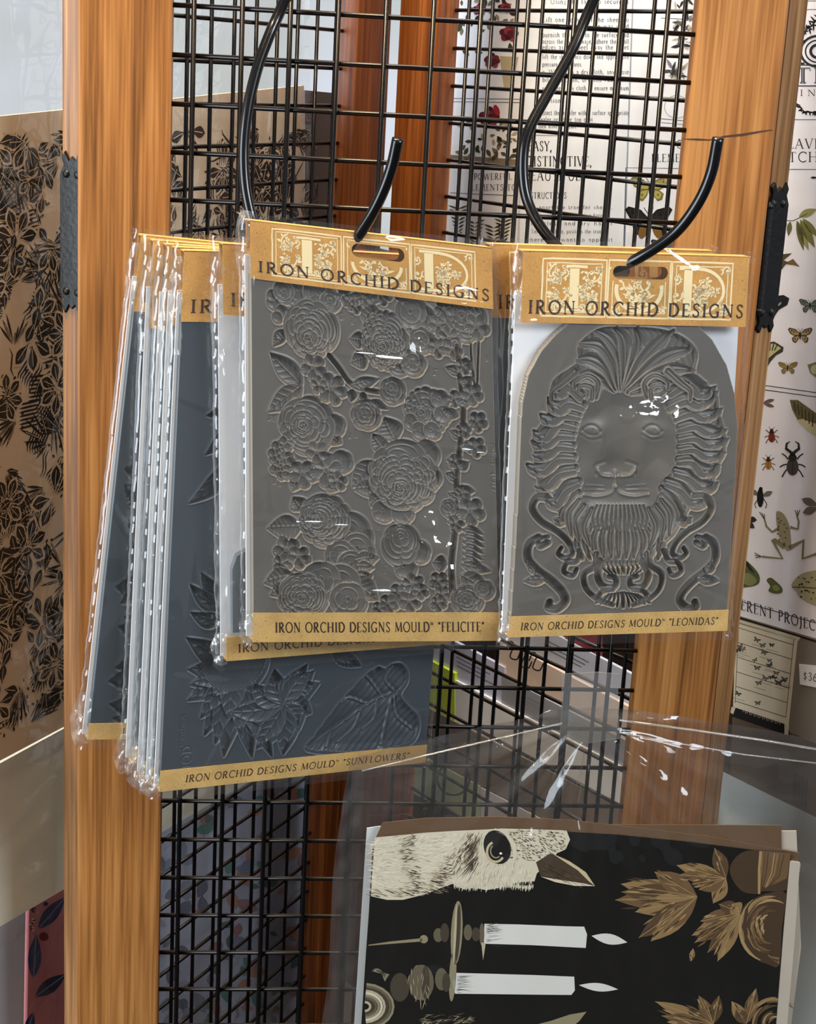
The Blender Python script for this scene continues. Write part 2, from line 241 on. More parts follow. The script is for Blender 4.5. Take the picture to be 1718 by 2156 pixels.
# ------------------------------------------------------------------ a small serif stroke alphabet (cap height 1)
def arc(cx, cy, rx, ry, a0, a1, n=12):
    return [(cx+rx*math.cos(math.radians(a0+(a1-a0)*i/n)), cy+ry*math.sin(math.radians(a0+(a1-a0)*i/n))) for i in range(n+1)]
K, T = 1.0, 0.42           # thick and thin strokes
def se(x, y, l=0.2): return ([(x-l/2, y), (x+l/2, y)], T)
GL = {
 'A': (0.86, [([(0.06, 0), (0.40, 1)], T), ([(0.40, 1), (0.76, 0)], K), ([(0.19, 0.36), (0.63, 0.36)], T), se(0.06, 0.02), se(0.76, 0.02, .24)]),
 'B': (0.66, [([(0.14, 0), (0.14, 1)], K), (arc(0.28, 0.76, 0.24, 0.24, 90, -90), K), (arc(0.28, 0.26, 0.30, 0.26, 90, -90), K), ([(0.04, 0.98), (0.28, 0.98)], T), ([(0.14, 0.52), (0.28, 0.52)], T), ([(0.04, 0.02), (0.28, 0.02)], T)]),
 'C': (0.80, [(arc(0.46, 0.5, 0.40, 0.50, 48, 312, 20), 0.8), ([(0.74, 0.98), (0.73, 0.76)], T)]),
 'D': (0.86, [([(0.14, 0), (0.14, 1)], K), (arc(0.32, 0.5, 0.46, 0.49, 90, -90, 16), K), ([(0.03, 0.98), (0.34, 0.98)], T), ([(0.03, 0.02), (0.34, 0.02)], T)]),
 'E': (0.64, [([(0.14, 0), (0.14, 1)], K), ([(0.03, 0.98), (0.54, 0.98), (0.56, 0.82)], T), ([(0.14, 0.53), (0.46, 0.53)], T), ([(0.03, 0.02), (0.56, 0.02), (0.60, 0.2)], T)]),
 'F': (0.60, [([(0.14, 0), (0.14, 1)], K), ([(0.03, 0.98), (0.54, 0.98), (0.56, 0.82)], T), ([(0.14, 0.52), (0.46, 0.52)], T), se(0.14, 0.02, .26)]),
 'G': (0.86, [(arc(0.46, 0.5, 0.40, 0.50, 50, 300, 20), 0.8), ([(0.70, 0.42), (0.70, 0.06)], K), se(0.68, 0.42, .28), ([(0.72, 0.98), (0.72, 0.78)], T), ([(0.66, 0.06), (0.72, 0.10)], K)]),
 'H': (0.92, [([(0.15, 0), (0.15, 1)], K), ([(0.74, 0), (0.74, 1)], K), ([(0.15, 0.52), (0.74, 0.52)], T), se(0.15, 0.02, .26), se(0.15, 0.98, .26), se(0.74, 0.02, .26), se(0.74, 0.98, .26)]),
 'I': (0.34, [([(0.16, 0), (0.16, 1)], K), se(0.16, 0.02, .28), se(0.16, 0.98, .28)]),
 'J': (0.40, [([(0.22, 1), (0.22, 0.05), (0.14, -0.16), (0.02, -0.2)], K), se(0.22, 0.98, .28)]),
 'K': (0.82, [([(0.15, 0), (0.15, 1)], K), ([(0.62, 0.98), (0.18, 0.48)], T), ([(0.30, 0.58), (0.72, 0.02)], K), se(0.15, 0.02, .26), se(0.15, 0.98, .26), se(0.62, 0.98), se(0.72, 0.02)]),
 'L': (0.62, [([(0.14, 0), (0.14, 1)], K), se(0.14, 0.98, .26), ([(0.03, 0.02), (0.56, 0.02), (0.60, 0.2)], T)]),
 'M': (1.04, [([(0.12, 0), (0.16, 1)], T), ([(0.16, 1), (0.50, 0.08)], K), ([(0.50, 0.08), (0.84, 1)], T), ([(0.84, 1), (0.90, 0)], K), se(0.12, 0.02), se(0.90, 0.02, .24)]),
 'N': (0.90, [([(0.13, 0), (0.13, 1)], T), ([(0.13, 1), (0.74, 0.02)], K), ([(0.74, 0), (0.74, 1)], T), se(0.13, 0.02), se(0.08, 0.98), se(0.74, 0.98)]),
 'O': (0.94, [(arc(0.46, 0.5, 0.41, 0.50, 0, 360, 26), 0.78)]),
 'P': (0.64, [([(0.14, 0), (0.14, 1)], K), (arc(0.28, 0.73, 0.28, 0.26, 90, -90), K), ([(0.03, 0.98), (0.28, 0.98)], T), ([(0.14, 0.47), (0.28, 0.47)], T), se(0.14, 0.02, .26)]),
 'Q': (0.94, [(arc(0.46, 0.5, 0.41, 0.50, 0, 360, 26), 0.78), ([(0.5, 0.0), (0.9, -0.2)], K)]),
 'R': (0.78, [([(0.14, 0), (0.14, 1)], K), (arc(0.28, 0.74, 0.27, 0.25, 90, -90), K), ([(0.03, 0.98), (0.28, 0.98)], T), ([(0.14, 0.49), (0.32, 0.49)], T), se(0.14, 0.02, .26), ([(0.32, 0.49), (0.56, 0.1), (0.74, 0.0)], K)]),
 'S': (0.60, [([(0.50, 0.80), (0.46, 0.93), (0.30, 1.0), (0.14, 0.92), (0.10, 0.76), (0.20, 0.60), (0.40, 0.46), (0.50, 0.30), (0.48, 0.12), (0.32, 0.0), (0.14, 0.04), (0.07, 0.22)], 0.75)]),
 'T': (0.76, [([(0.37, 0), (0.37, 1)], K), ([(0.03, 0.80), (0.05, 0.98), (0.69, 0.98), (0.71, 0.80)], T), se(0.37, 0.02, .28)]),
 'U': (0.86, [([(0.14, 1), (0.14, 0.3)]+arc(0.42, 0.30, 0.28, 0.30, 180, 360)+[(0.70, 1)], 0.72), se(0.14, 0.98, .26), se(0.70, 0.98, .22)]),
 'V': (0.80, [([(0.06, 1), (0.40, 0)], K), ([(0.40, 0), (0.72, 1)], T), se(0.06, 0.98), se(0.72, 0.98)]),
 'W': (1.16, [([(0.05, 1), (0.33, 0)], K), ([(0.33, 0), (0.57, 1)], T), ([(0.57, 1), (0.83, 0)], K), ([(0.83, 0), (1.08, 1)], T), se(0.05, 0.98), se(1.08, 0.98)]),
 'X': (0.80, [([(0.08, 1), (0.72, 0)], K), ([(0.70, 1), (0.06, 0)], T), se(0.08, 0.98), se(0.7, 0.98), se(0.06, 0.02), se(0.72, 0.02)]),
 'Y': (0.76, [([(0.05, 1), (0.37, 0.48)], K), ([(0.37, 0.48), (0.70, 1)], T), ([(0.37, 0.48), (0.37, 0)], K), se(0.05, 0.98), se(0.70, 0.98), se(0.37, 0.02, .26)]),
 'Z': (0.70, [([(0.06, 0.8), (0.08, 0.98), (0.62, 0.98)], T), ([(0.62, 0.98), (0.05, 0.02)], K), ([(0.05, 0.02), (0.62, 0.02), (0.64, 0.2)], T)]),
 'a': (0.48, [([(0.08, 0.56), (0.22, 0.64), (0.36, 0.54), (0.36, 0.06), (0.44, 0.02)], K), (arc(0.22, 0.19, 0.16, 0.17, 60, 360), T)]),
 'b': (0.54, [([(0.10, 1), (0.10, 0.04)], K), (arc(0.28, 0.31, 0.19, 0.30, 150, -150), K)]),
 'c': (0.46, [(arc(0.26, 0.31, 0.19, 0.30, 50, 310), K)]),
 'd': (0.54, [([(0.42, 1), (0.42, 0)], K), (arc(0.25, 0.31, 0.19, 0.30, 30, 330), K)]),
 'e': (0.48, [(arc(0.25, 0.31, 0.19, 0.30, 0, 310), K), ([(0.07, 0.34), (0.43, 0.34)], T)]),
 'f': (0.34, [([(0.16, 0), (0.16, 0.8), (0.24, 0.98), (0.36, 0.94)], K), ([(0.04, 0.6), (0.30, 0.6)], T), se(0.16, 0.02)]),
 'g': (0.50, [(arc(0.24, 0.40, 0.16, 0.21, 0, 360), T), (arc(0.24, -0.12, 0.18, 0.16, 0, 360), T), ([(0.14, 0.2), (0.12, 0.05)], T)]),
 'h': (0.56, [([(0.12, 0), (0.12, 1)], K), ([(0.12, 0.45), (0.28, 0.63), (0.42, 0.5), (0.42, 0)], K), se(0.12, 0.02), se(0.42, 0.02)]),
 'i': (0.28, [([(0.13, 0), (0.13, 0.62)], K), ([(0.13, 0.82), (0.13, 0.92)], K), se(0.13, 0.02)]),
 'l': (0.28, [([(0.13, 0), (0.13, 1)], K), se(0.13, 0.02)]),
 'm': (0.82, [([(0.12, 0), (0.12, 0.62)], K), ([(0.12, 0.45), (0.26, 0.63), (0.39, 0.5), (0.39, 0)], K), ([(0.39, 0.45), (0.54, 0.63), (0.67, 0.5), (0.67, 0)], K)]),
 'n': (0.56, [([(0.12, 0), (0.12, 0.62)], K), ([(0.12, 0.45), (0.28, 0.63), (0.42, 0.5), (0.42, 0)], K), se(0.12, 0.02), se(0.42, 0.02)]),
 'o': (0.52, [(arc(0.26, 0.31, 0.20, 0.31, 0, 360, 16), 0.8)]),
 'p': (0.54, [([(0.10, 0.6), (0.10, -0.3)], K), (arc(0.28, 0.31, 0.19, 0.30, 150, -150), K), se(0.10, -0.28)]),
 'q': (0.54, [([(0.42, 0.6), (0.42, -0.3)], K), (arc(0.25, 0.31, 0.19, 0.30, 30, 330), K)]),
 'r': (0.40, [([(0.12, 0), (0.12, 0.62)], K), ([(0.12, 0.42), (0.24, 0.60), (0.36, 0.58)], K), se(0.12, 0.02)]),
 's': (0.40, [([(0.33, 0.5), (0.20, 0.62), (0.09, 0.48), (0.20, 0.34), (0.33, 0.18), (0.20, 0.0), (0.06, 0.12)], 0.8)]),
 't': (0.34, [([(0.15, 0.82), (0.15, 0.1), (0.22, 0.0), (0.32, 0.06)], K), ([(0.03, 0.6), (0.31, 0.6)], T)]),
 'u': (0.56, [([(0.12, 0.62), (0.12, 0.12), (0.26, 0), (0.42, 0.15)], K), ([(0.42, 0.62), (0.42, 0)], K)]),
 'v': (0.50, [([(0.06, 0.62), (0.25, 0)], K), ([(0.25, 0), (0.43, 0.62)], T)]),
 'w': (0.74, [([(0.05, 0.62), (0.21, 0)], K), ([(0.21, 0), (0.36, 0.62)], T), ([(0.36, 0.62), (0.52, 0)], K), ([(0.52, 0), (0.68, 0.62)], T)]),
 'x': (0.50, [([(0.06, 0.62), (0.43, 0)], K), ([(0.42, 0.62), (0.05, 0)], T)]),
 'y': (0.50, [([(0.06, 0.62), (0.25, 0)], K), ([(0.44, 0.62), (0.16, -0.3)], T)]),
 'z': (0.44, [([(0.06, 0.6), (0.38, 0.6)], T), ([(0.38, 0.6), (0.05, 0.02)], K), ([(0.05, 0.02), (0.39, 0.02)], T)]),
 '3': (0.56, [([(0.10, 0.86), (0.26, 1.0), (0.42, 0.88), (0.40, 0.66), (0.24, 0.54), (0.44, 0.42), (0.46, 0.16), (0.28, 0.0), (0.08, 0.12)], 0.8)]),
 '6': (0.58, [([(0.44, 1.0), (0.18, 0.7), (0.10, 0.35)]+arc(0.28, 0.28, 0.19, 0.28, 180, 540, 14), 0.8)]),
 '2': (0.56, [([(0.08, 0.8), (0.24, 1.0), (0.44, 0.84), (0.38, 0.52), (0.06, 0.02), (0.48, 0.02)], 0.8)]),
 '1': (0.40, [([(0.08, 0.8), (0.20, 1.0), (0.20, 0)], K)]),
 '5': (0.56, [([(0.44, 0.98), (0.14, 0.98), (0.12, 0.58), (0.30, 0.62), (0.46, 0.36), (0.34, 0.04), (0.08, 0.06)], 0.8)]),
 '$': (0.58, [([(0.46, 0.76), (0.28, 0.90), (0.12, 0.72), (0.28, 0.50), (0.46, 0.30), (0.28, 0.08), (0.08, 0.22)], 0.8), ([(0.28, -0.1), (0.28, 1.08)], T)]),
 '.': (0.24, [([(0.10, 0.0), (0.10, 0.10)], K)]), ',': (0.24, [([(0.12, 0.10), (0.06, -0.16)], K)]),
 ' ': (0.40, []), '-': (0.36, [([(0.05, 0.35), (0.3, 0.35)], T)]), 'i_': (0.3, []),
 '<': (0.34, [([(0.14, 1.0), (0.06, 0.86), (0.10, 0.76)], 0.8), ([(0.28, 1.0), (0.20, 0.86), (0.24, 0.76)], 0.8)]),
 '>': (0.34, [([(0.06, 0.76), (0.14, 0.88), (0.10, 1.0)], 0.8), ([(0.20, 0.76), (0.28, 0.88), (0.24, 1.0)], 0.8)]),
 '^': (0.46, [([(0.02, 0.98), (0.16, 0.98)], T), ([(0.09, 0.98), (0.09, 0.70)], T), ([(0.20, 0.70), (0.22, 0.98), (0.29, 0.75), (0.36, 0.98), (0.38, 0.70)], T)]),
}
def stroke_quads(pts, w):
    pts = [np.array(p, float) for p in pts]; out = []
    L_ = []; R_ = []
    ws = w if hasattr(w, '__len__') else [w]*len(pts)
    for i, p in enumerate(pts):
        a = pts[max(i-1, 0)]; b = pts[min(i+1, len(pts)-1)]; d = b-a; n = np.linalg.norm(d)
        d = d/n if n > 1e-12 else np.array([1.0, 0]); q = np.array([-d[1], d[0]])
        L_.append(p+q*ws[i]/2); R_.append(p-q*ws[i]/2)
    for i in range(len(pts)-1): out.append([L_[i], L_[i+1], R_[i+1], R_[i]])
    return out
def text_strokes(s, track=0.12):
    x = 0.0; out = []
    for ch in s:
        w, st = GL.get(ch, GL['o'])
        for p, k in st: out.append(([(x+a, b) for a, b in p], k))
        x += w+track
    return out, max(x-track, 0.01)
def text_polys(s, x0, x1, z, h, weight=0.12, track=0.12, slant=0.0, dz=0.0):
    """text fitted between x0 and x1 with its baseline at z (dz: rise of the baseline over the run) and cap height h"""
    st, w = text_strokes(s, track); kx = (x1-x0)/w; P = []
    for p, k in st:
        q = [(x0+a*kx+slant*b*h, z+b*h+dz*(a/w)) for a, b in p]
        P += stroke_quads(q, max(weight*k*h*(0.75+0.25*kx/h), 1e-5))
    return P
# ------------------------------------------------------------------ flat print: coloured polygons on a sheet
class Print:
    def __init__(s, fr=None, step=0.00005): s.it = []; s.fr = fr; s.step = step
    def poly(s, pts, col, lay=0, px=False):
        if px: pts = [s.fr.loc(*p) for p in pts]
        s.it.append(([tuple(map(float, p)) for p in pts], col, lay))
    def polys(s, PP, col, lay=0, px=False):
        for p in PP: s.poly(p, col, lay, px)
    def line(s, pts, w, col, lay=0, px=False):
        s.polys(stroke_quads(pts, w), col, lay, px)
    def text(s, t, x0, x1, z, h, col, lay=0, px=False, **k):
        if px:   # pixel space: y grows downwards
            P = text_polys(t, x0, x1, 0, h, **k)
            P = [[(a, z-b) for a, b in q] for q in P]
            s.polys(P, col, lay, True)
        else: s.polys(text_polys(t, x0, x1, z, h, **k), col, lay)
    def build(s, name, parent, y0=-0.0001, fmap=None, mat=None):
        v = []; f = []; c = []
        for pts, col, lay in s.it:
            b = len(v)
            for p in pts:
                q = fmap(*p) if fmap else p
                if len(q) == 3: v.append((q[0], q[1]+y0-lay*s.step, q[2]))
                else: v.append((q[0], y0-lay*s.step, q[1]))
            f.append(tuple(range(b, b+len(pts)))); c.append(col)
        me = bpy.data.meshes.new(name); me.from_pydata(v, [], f); me.update()
        at = me.attributes.new('Col', 'FLOAT_COLOR', 'CORNER')
        arr = []
        for p, col in zip(me.polygons, c): arr += [col[0], col[1], col[2], 1.0]*p.loop_total
        at.data.foreach_set('color', arr)
        return link(name, me, mat or M['print'], parent)
def ell(cx, cy, rx, ry, rot=0, n=18):
    r = math.radians(rot); c, s_ = math.cos(r), math.sin(r)
    return [(cx+rx*math.cos(a)*c-ry*math.sin(a)*s_, cy+rx*math.cos(a)*s_+ry*math.sin(a)*c) for a in [2*math.pi*i/n for i in range(n)]]
def leaf2(x0, y0, x1, y1, w, n=7, bias=0.45):
    d = np.array([x1-x0, y1-y0], float); L_ = np.linalg.norm(d); d /= max(L_, 1e-9); q = np.array([-d[1], d[0]])
    t = [i/n for i in range(n+1)]
    wf = lambda u: w/2*math.sin(math.pi*u**(math.log(0.5)/math.log(bias)))
    A = [np.array([x0, y0])+d*L_*u+q*wf(u) for u in t]; B = [np.array([x0, y0])+d*L_*u-q*wf(u) for u in t[1:-1]][::-1]
    return [tuple(p) for p in A+B]
# ------------------------------------------------------------------ relief fields for the silicone moulds (millimetres)
def vnoise(X, Y, seed=0):
    rs = np.random.RandomState(seed); G = rs.rand(64, 64)
    xi = np.floor(X).astype(int); yi = np.floor(Y).astype(int); fx = X-xi; fy = Y-yi
    fx = fx*fx*(3-2*fx); fy = fy*fy*(3-2*fy)
    g = lambda a, b: G[a % 64, b % 64]
    return (g(xi, yi)*(1-fx)+g(xi+1, yi)*fx)*(1-fy)+(g(xi, yi+1)*(1-fx)+g(xi+1, yi+1)*fx)*fy
def bblur(A, r, it=2):
    for _ in range(it):
        for ax in (0, 1):
            P_ = np.pad(A, [(r+1, r) if i == ax else (0, 0) for i in (0, 1)], mode='edge')
            C_ = np.cumsum(P_, axis=ax)
            n = A.shape[ax]
            if ax == 0: A = (C_[2*r+1:2*r+1+n]-C_[:n])/(2*r+1)
            else: A = (C_[:, 2*r+1:2*r+1+n]-C_[:, :n])/(2*r+1)
    return A
class Relief:
    def __init__(s, W, H, res, quad=None):
        s.W, s.H, s.res = W, H, res; s.nx = int(W/res)+1; s.nz = int(H/res)+1
        s.X, s.Z = np.meshgrid(np.linspace(0, W, s.nx), np.linspace(0, H, s.nz))
        s.M = np.zeros_like(s.X); s.D = np.zeros_like(s.X); s.quad = quad; s.base = 1.6; s.k = 1.25
    def p(s, x, y):
        """crop pixel -> millimetres on the mould (inverse bilinear on the mould's four corners)"""
        TL, TR, BR, BL = [np.array(q, float) for q in s.quad]; P_ = np.array([x, y], float); a, b = 0.5, 0.5
        for _ in range(12):
            f = (TL*(1-a)+TR*a)*b+(BL*(1-a)+BR*a)*(1-b)-P_
            da = (TR-TL)*b+(BR-BL)*(1-b); db = (TL*(1-a)+TR*a)-(BL*(1-a)+BR*a)
            try: da_ = np.linalg.solve(np.stack([da, db], 1), -f)
            except Exception: break
            a += da_[0]; b += da_[1]
        return (a*s.W, b*s.H)
    def win(s, x0, x1, z0, z1):
        i0 = max(int(x0/s.res)-1, 0); i1 = min(int(x1/s.res)+2, s.nx); j0 = max(int(z0/s.res)-1, 0); j1 = min(int(z1/s.res)+2, s.nz)
        if i1 <= i0 or j1 <= j0: return None
        return (slice(j0, j1), slice(i0, i1))
    def put(s, w, m, d):
        s.M[w] = np.maximum(s.M[w], m); s.D[w] = s.D[w]*(1-m)+d*m
    def sdf(s, P_, w):
        X, Z = s.X[w], s.Z[w]; P_ = np.array(P_, float); n = len(P_); dm = np.full(X.shape, 1e9); ins = np.zeros(X.shape, bool)
        for i in range(n):
            ax, az = P_[i]; bx, bz = P_[(i+1) % n]; dx, dz = bx-ax, bz-az
            t = np.clip(((X-ax)*dx+(Z-az)*dz)/(dx*dx+dz*dz+1e-9), 0, 1)
            dm = np.minimum(dm, (X-ax-t*dx)**2+(Z-az-t*dz)**2)
            c = ((az > Z) != (bz > Z)) & (X < (bx-ax)*(Z-az)/(bz-az+1e-12)+ax); ins ^= c
        dm = np.sqrt(dm); return np.where(ins, dm, -dm)
    def area(s, P_, fn, soft=0.5):
        P_ = np.array(P_, float); w = s.win(P_[:, 0].min()-1, P_[:, 0].max()+1, P_[:, 1].min()-1, P_[:, 1].max()+1)
        if w is None: return
        sd = s.sdf(P_, w); m = np.clip(0.5+sd/soft, 0, 1); s.put(w, m, fn(s.X[w], s.Z[w], sd))
    def circ(s, cx, cz, R, fn, soft=0.5):
        w = s.win(cx-R-1, cx+R+1, cz-R-1, cz+R+1)
        if w is None: return
        r = np.hypot(s.X[w]-cx, s.Z[w]-cz); m = np.clip(0.5+(R-r)/soft, 0, 1); s.put(w, m, fn(s.X[w]-cx, s.Z[w]-cz, r/R))
    def berry(s, cx, cz, R, d=1.6): s.circ(cx, cz, R, lambda x, z, r: -d*np.sqrt(np.clip(1-r*r, 0, 1))+0.3*np.exp(-(r/0.25)**2))
    def petal_flower(s, cx, cz, R, n=5, ph=0.0, d=1.5, tilt=0.0):
        w = s.win(cx-R*1.2, cx+R*1.2, cz-R*1.2, cz+R*1.2)
        if w is None: return
        x, z = s.X[w]-cx, s.Z[w]-cz; r = np.hypot(x, z)/R; th = np.arctan2(z, x)+ph
        c = np.abs(np.cos(n*th/2)); b = 0.62+0.38*c**0.55; m = np.clip(0.5+(b-r)*R/0.5, 0, 1)
        h = -d*np.sqrt(np.clip(1-((r-0.58*b)/(0.5*b))**2*0.8, 0, 1))*(0.25+0.75*c**0.6)-0.25
        h += 0.16*np.sin(th*n*6)*np.clip(r, 0, 1)*c
        h = np.where(r < 0.2, -0.5+0.25*np.cos(th*7)*(r > 0.08), h)
        s.put(w, m, h)
    def rose(s, cx, cz, R, off=(0, 0), n=9, rings=7, d=3.2, seed=0, sq=1.0, tight=0.45):
        rs = np.random.RandomState(seed); w = s.win(cx-R*1.25, cx+R*1.25, cz-R*1.25, cz+R*1.25)
        if w is None: return
        X, Z = s.X[w]-cx, (s.Z[w]-cz)/sq; h = np.full(X.shape, -0.4); m0 = None
        h += -d*0.42*np.sqrt(np.clip(1-(np.hypot(X, Z)/R)**2, 0, 1))
        for k in range(rings):
            u = k/max(rings-1, 1); Rk = R*((1-u)**0.85*0.86+0.14); ox, oz = off[0]*u**0.8, off[1]*u**0.8
            jx, jz = (rs.rand(2)-0.5)*R*0.07*(k > 0); x, z = X-ox-jx, Z-oz-jz; th = np.arctan2(z, x); r = np.hypot(x, z); nk = max(3, int(round(n*(1-0.45*u)))); ph = rs.rand()*6.28
            tw = th+0.35*np.sin(th*2+ph)
            lap = np.abs(np.cos(nk*tw/2+ph)); sc = (0.09 if k == 0 else 0.20)
            b = Rk*(1.03-sc+sc*1.15*lap**0.5); sdv = b-r; m = np.clip(0.5+sdv/0.5, 0, 1)
            if k == 0:
                m0 = m; h = h-0.5*(1-lap**0.4)*np.clip(r/R, 0, 1)*-1.2; continue
            step = d*0.13*(0.35+0.65*lap)
            lip = 0.75*np.exp(-(sdv/0.5)**2)*(0.25+0.75*lap)
            slope = -step*np.exp(-np.clip(sdv, 0, 99)/(0.16*R))
            h = h+m*slope+lip*(1.0 if u < 0.75 else 0.7)+m*0.35*np.exp(-((1-lap)/0.9)**2)*0
            h = h+0.5*np.exp(-(lap/0.10)**2)*m*np.exp(-np.clip(sdv, 0, 99)/(0.12*R))
        x, z = X-off[0], Z-off[1]; r = np.hypot(x, z); th = np.arctan2(z, x); c = np.exp(-(r/(R*tight*0.62))**4)
        h += 0.36*c*np.sin(r*6.0/(R/12)+th*3.0+np.sin(th*5)*1.0+np.sin(th*2+r))
        s.put(w, m0, h)
    def leaf(s, b, t, wd, serr=0.0, d=1.8, nv=6, bend=0.0, bias=0.42):
        b = np.array(b, float); t = np.array(t, float); L_ = np.linalg.norm(t-b); e = (t-b)/L_; q = np.array([-e[1], e[0]])
        R = L_*0.6+wd; c = (b+t)/2; w = s.win(c[0]-R, c[0]+R, c[1]-R, c[1]+R)
        if w is None: return
        X, Z = s.X[w]-b[0], s.Z[w]-b[1]; u = (X*e[0]+Z*e[1])/L_; v = X*q[0]+Z*q[1]-bend*wd*np.sin(np.pi*np.clip(u, 0, 1))
        uc = np.clip(u, 0, 1); hw = wd/2*np.sin(np.pi*uc**(math.log(0.5)/math.log(bias)))
        if serr: hw = hw*(1+serr*(np.mod(uc*nv*1.6, 1)-0.5))
        m = np.clip(0.5+(hw-np.abs(v))/0.5, 0, 1)*((u > -0.01) & (u < 1.01))
        k = np.abs(v)/(wd/2)
        h = -d*np.sqrt(np.clip(1-(v/(hw+0.3))**2, 0, 1))*(0.6+0.4*np.sin(np.pi*uc))-0.2
        h += 0.7*np.exp(-(v/0.35)**2)*(1-0.5*uc)
        ph = np.mod(uc*nv-k*1.1, 1.0)-0.5
        h += 0.38*np.exp(-(ph/0.14)**2)*np.clip(1-k*0.2, 0, 1)
        s.put(w, m, h)
    def groove(s, pts, w0, w1=None, d=1.5, strands=0, sm=6, mid=None, amp=0.35):
        P_ = np.array(smooth_pts([(*p, 0) for p in pts], sm))[:, :2]; w1 = w0 if w1 is None else w1
        pad = max(w0, w1, mid or 0)+1; w = s.win(P_[:, 0].min()-pad, P_[:, 0].max()+pad, P_[:, 1].min()-pad, P_[:, 1].max()+pad)
        if w is None: return
        X, Z = s.X[w], s.Z[w]; best = np.full(X.shape, 1e9); T_ = np.zeros(X.shape); V = np.zeros(X.shape); n = len(P_)-1
        for i in range(n):
            ax, az = P_[i]; dx, dz = P_[i+1]-P_[i]; l2 = dx*dx+dz*dz+1e-9
            t = np.clip(((X-ax)*dx+(Z-az)*dz)/l2, 0, 1); qx, qz = X-ax-t*dx, Z-az-t*dz; dd = qx*qx+qz*qz
            k = dd < best; best = np.where(k, dd, best); T_ = np.where(k, (i+t)/n, T_); V = np.where(k, np.sign(dx*qz-dz*qx)*np.sqrt(dd), V)
        hw = (w0+(w1-w0)*T_)/2
        if mid is not None: hw = hw*(1-np.sin(np.pi*T_))+mid/2*np.sin(np.pi*T_)
        m = np.clip(0.5+(hw-np.abs(V))/0.5, 0, 1); k = V/(hw+0.2)
        h = -d*np.sqrt(np.clip(1-k*k, 0, 1))
        if strands: h += amp*np.cos(k*strands*np.pi)*np.clip(hw/1.2, 0, 1)
        s.put(w, m, h)
    def engrave(s, txt, x, z, h, rot=0, mirror=False, d=0.5, wt=0.14):
        st, w = text_strokes(txt, 0.16); c, q = math.cos(math.radians(rot)), math.sin(math.radians(rot))
        for p, k in st:
            pp = [((w-a if mirror else a)*h, b*h) for a, b in p]; pp = [(x+a*c-b*q, z+a*q+b*c) for a, b in pp]
            m0 = s.M.copy() if False else None
            P_ = np.array(pp); ww = max(wt*h*k, 0.5); win = s.win(P_[:, 0].min()-1, P_[:, 0].max()+1, P_[:, 1].min()-1, P_[:, 1].max()+1)
            if win is None: continue
            X, Z = s.X[win], s.Z[win]; best = np.full(X.shape, 1e9)
            for i in range(len(pp)-1):
                ax, az = pp[i]; dx, dz = pp[i+1][0]-ax, pp[i+1][1]-az
                t = np.clip(((X-ax)*dx+(Z-az)*dz)/(dx*dx+dz*dz+1e-9), 0, 1); best = np.minimum(best, np.hypot(X-ax-t*dx, Z-az-t*dz))
            s.txt[win] = np.maximum(s.txt[win], np.clip(0.5+(ww/2-best)/0.4, 0, 1)*d)
    txt = None
    def height(s):
        r = max(1, int(0.9/s.res)); Mb = bblur(s.M, max(1, int(0.35/s.res)), 1)
        rim = np.clip(bblur(s.M, r, 2)*2.8, 0, 1)*(1-s.M)
        rim = bblur(rim, max(1, int(0.3/s.res)), 1)
        H_ = (-s.base*Mb+s.D*Mb+0.75*rim)*s.k
        if s.txt is not None: H_ = H_-s.txt
        return H_
# ------------------------------------------------------------------ the room
FLOOR = -1.42
def struct(o): o['kind'] = 'structure'; return o
M['floor'] = plain('worn_shop_floor', sr(58, 50, 43), 0.7, noise=0.15, nscale=4)
M['wall'] = plain('grey_plaster_wall', sr(120, 118, 112), 0.8, noise=0.06, nscale=5)
struct(bbox('floor', -3.2, 3.2, -3.4, 2.72, FLOOR-0.05, FLOOR, M['floor']))
WY = 2.6
a0 = hit(-160, -260, (0, WY, 0), (0, 1, 0)); a1 = hit(880, 560, (0, WY, 0), (0, 1, 0))
wx0, wx1, wz1, wz0 = a0[0], a1[0], a0[2]+0.35, a1[2]-0.25
v = []; f = []
for (x0, x1, z0, z1) in ((-3.2, wx0, FLOOR, 1.6), (wx1, 3.2, FLOOR, 1.6), (wx0, wx1, FLOOR, wz0), (wx0, wx1, wz1, 1.6)):
    a, b = box_vf(x0, x1, WY, WY+0.1, z0, z1); f += [tuple(i+len(v) for i in q) for q in b]; v += a
struct(mesh('wall_back', v, f, M['wall']))
win = thing('window_1', None, None, Matrix.Translation((0, 0, 0))); struct(win)
win['label'] = 'bright daylit shop window in the back wall'
pane_m, N, L, b_ = newmat('daylight_behind_glass')
b_.inputs['Base Color'].default_value = (0.02, 0.02, 0.02, 1); b_.inputs['Roughness'].default_value = 0.1
nz = N.new('ShaderNodeTexNoise'); nz.inputs['Scale'].default_value = 3; tcn = N.new('ShaderNodeTexCoord'); L.new(tcn.outputs['Object'], nz.inputs['Vector'])
rp = N.new('ShaderNodeValToRGB'); rp.color_ramp.elements[0].position = 0.35; rp.color_ramp.elements[1].position = 0.65
rp.color_ramp.elements[0].color = (*sr(205, 212, 210), 1); rp.color_ramp.elements[1].color = (*sr(232, 238, 250), 1)
L.new(nz.outputs['Fac'], rp.inputs['Fac']); L.new(rp.outputs['Color'], b_.inputs['Emission Color']); b_.inputs['Emission Strength'].default_value = 0.66
fm = plain('white_window_frame', sr(210, 212, 214), 0.5)
mid = (wx0+wx1)/2
for (x0, x1) in ((wx0, mid), (mid, wx1)): bbox('pane', x0, x1, WY+0.045, WY+0.055, wz0, wz1, pane_m, win)
fv = []; ff = []
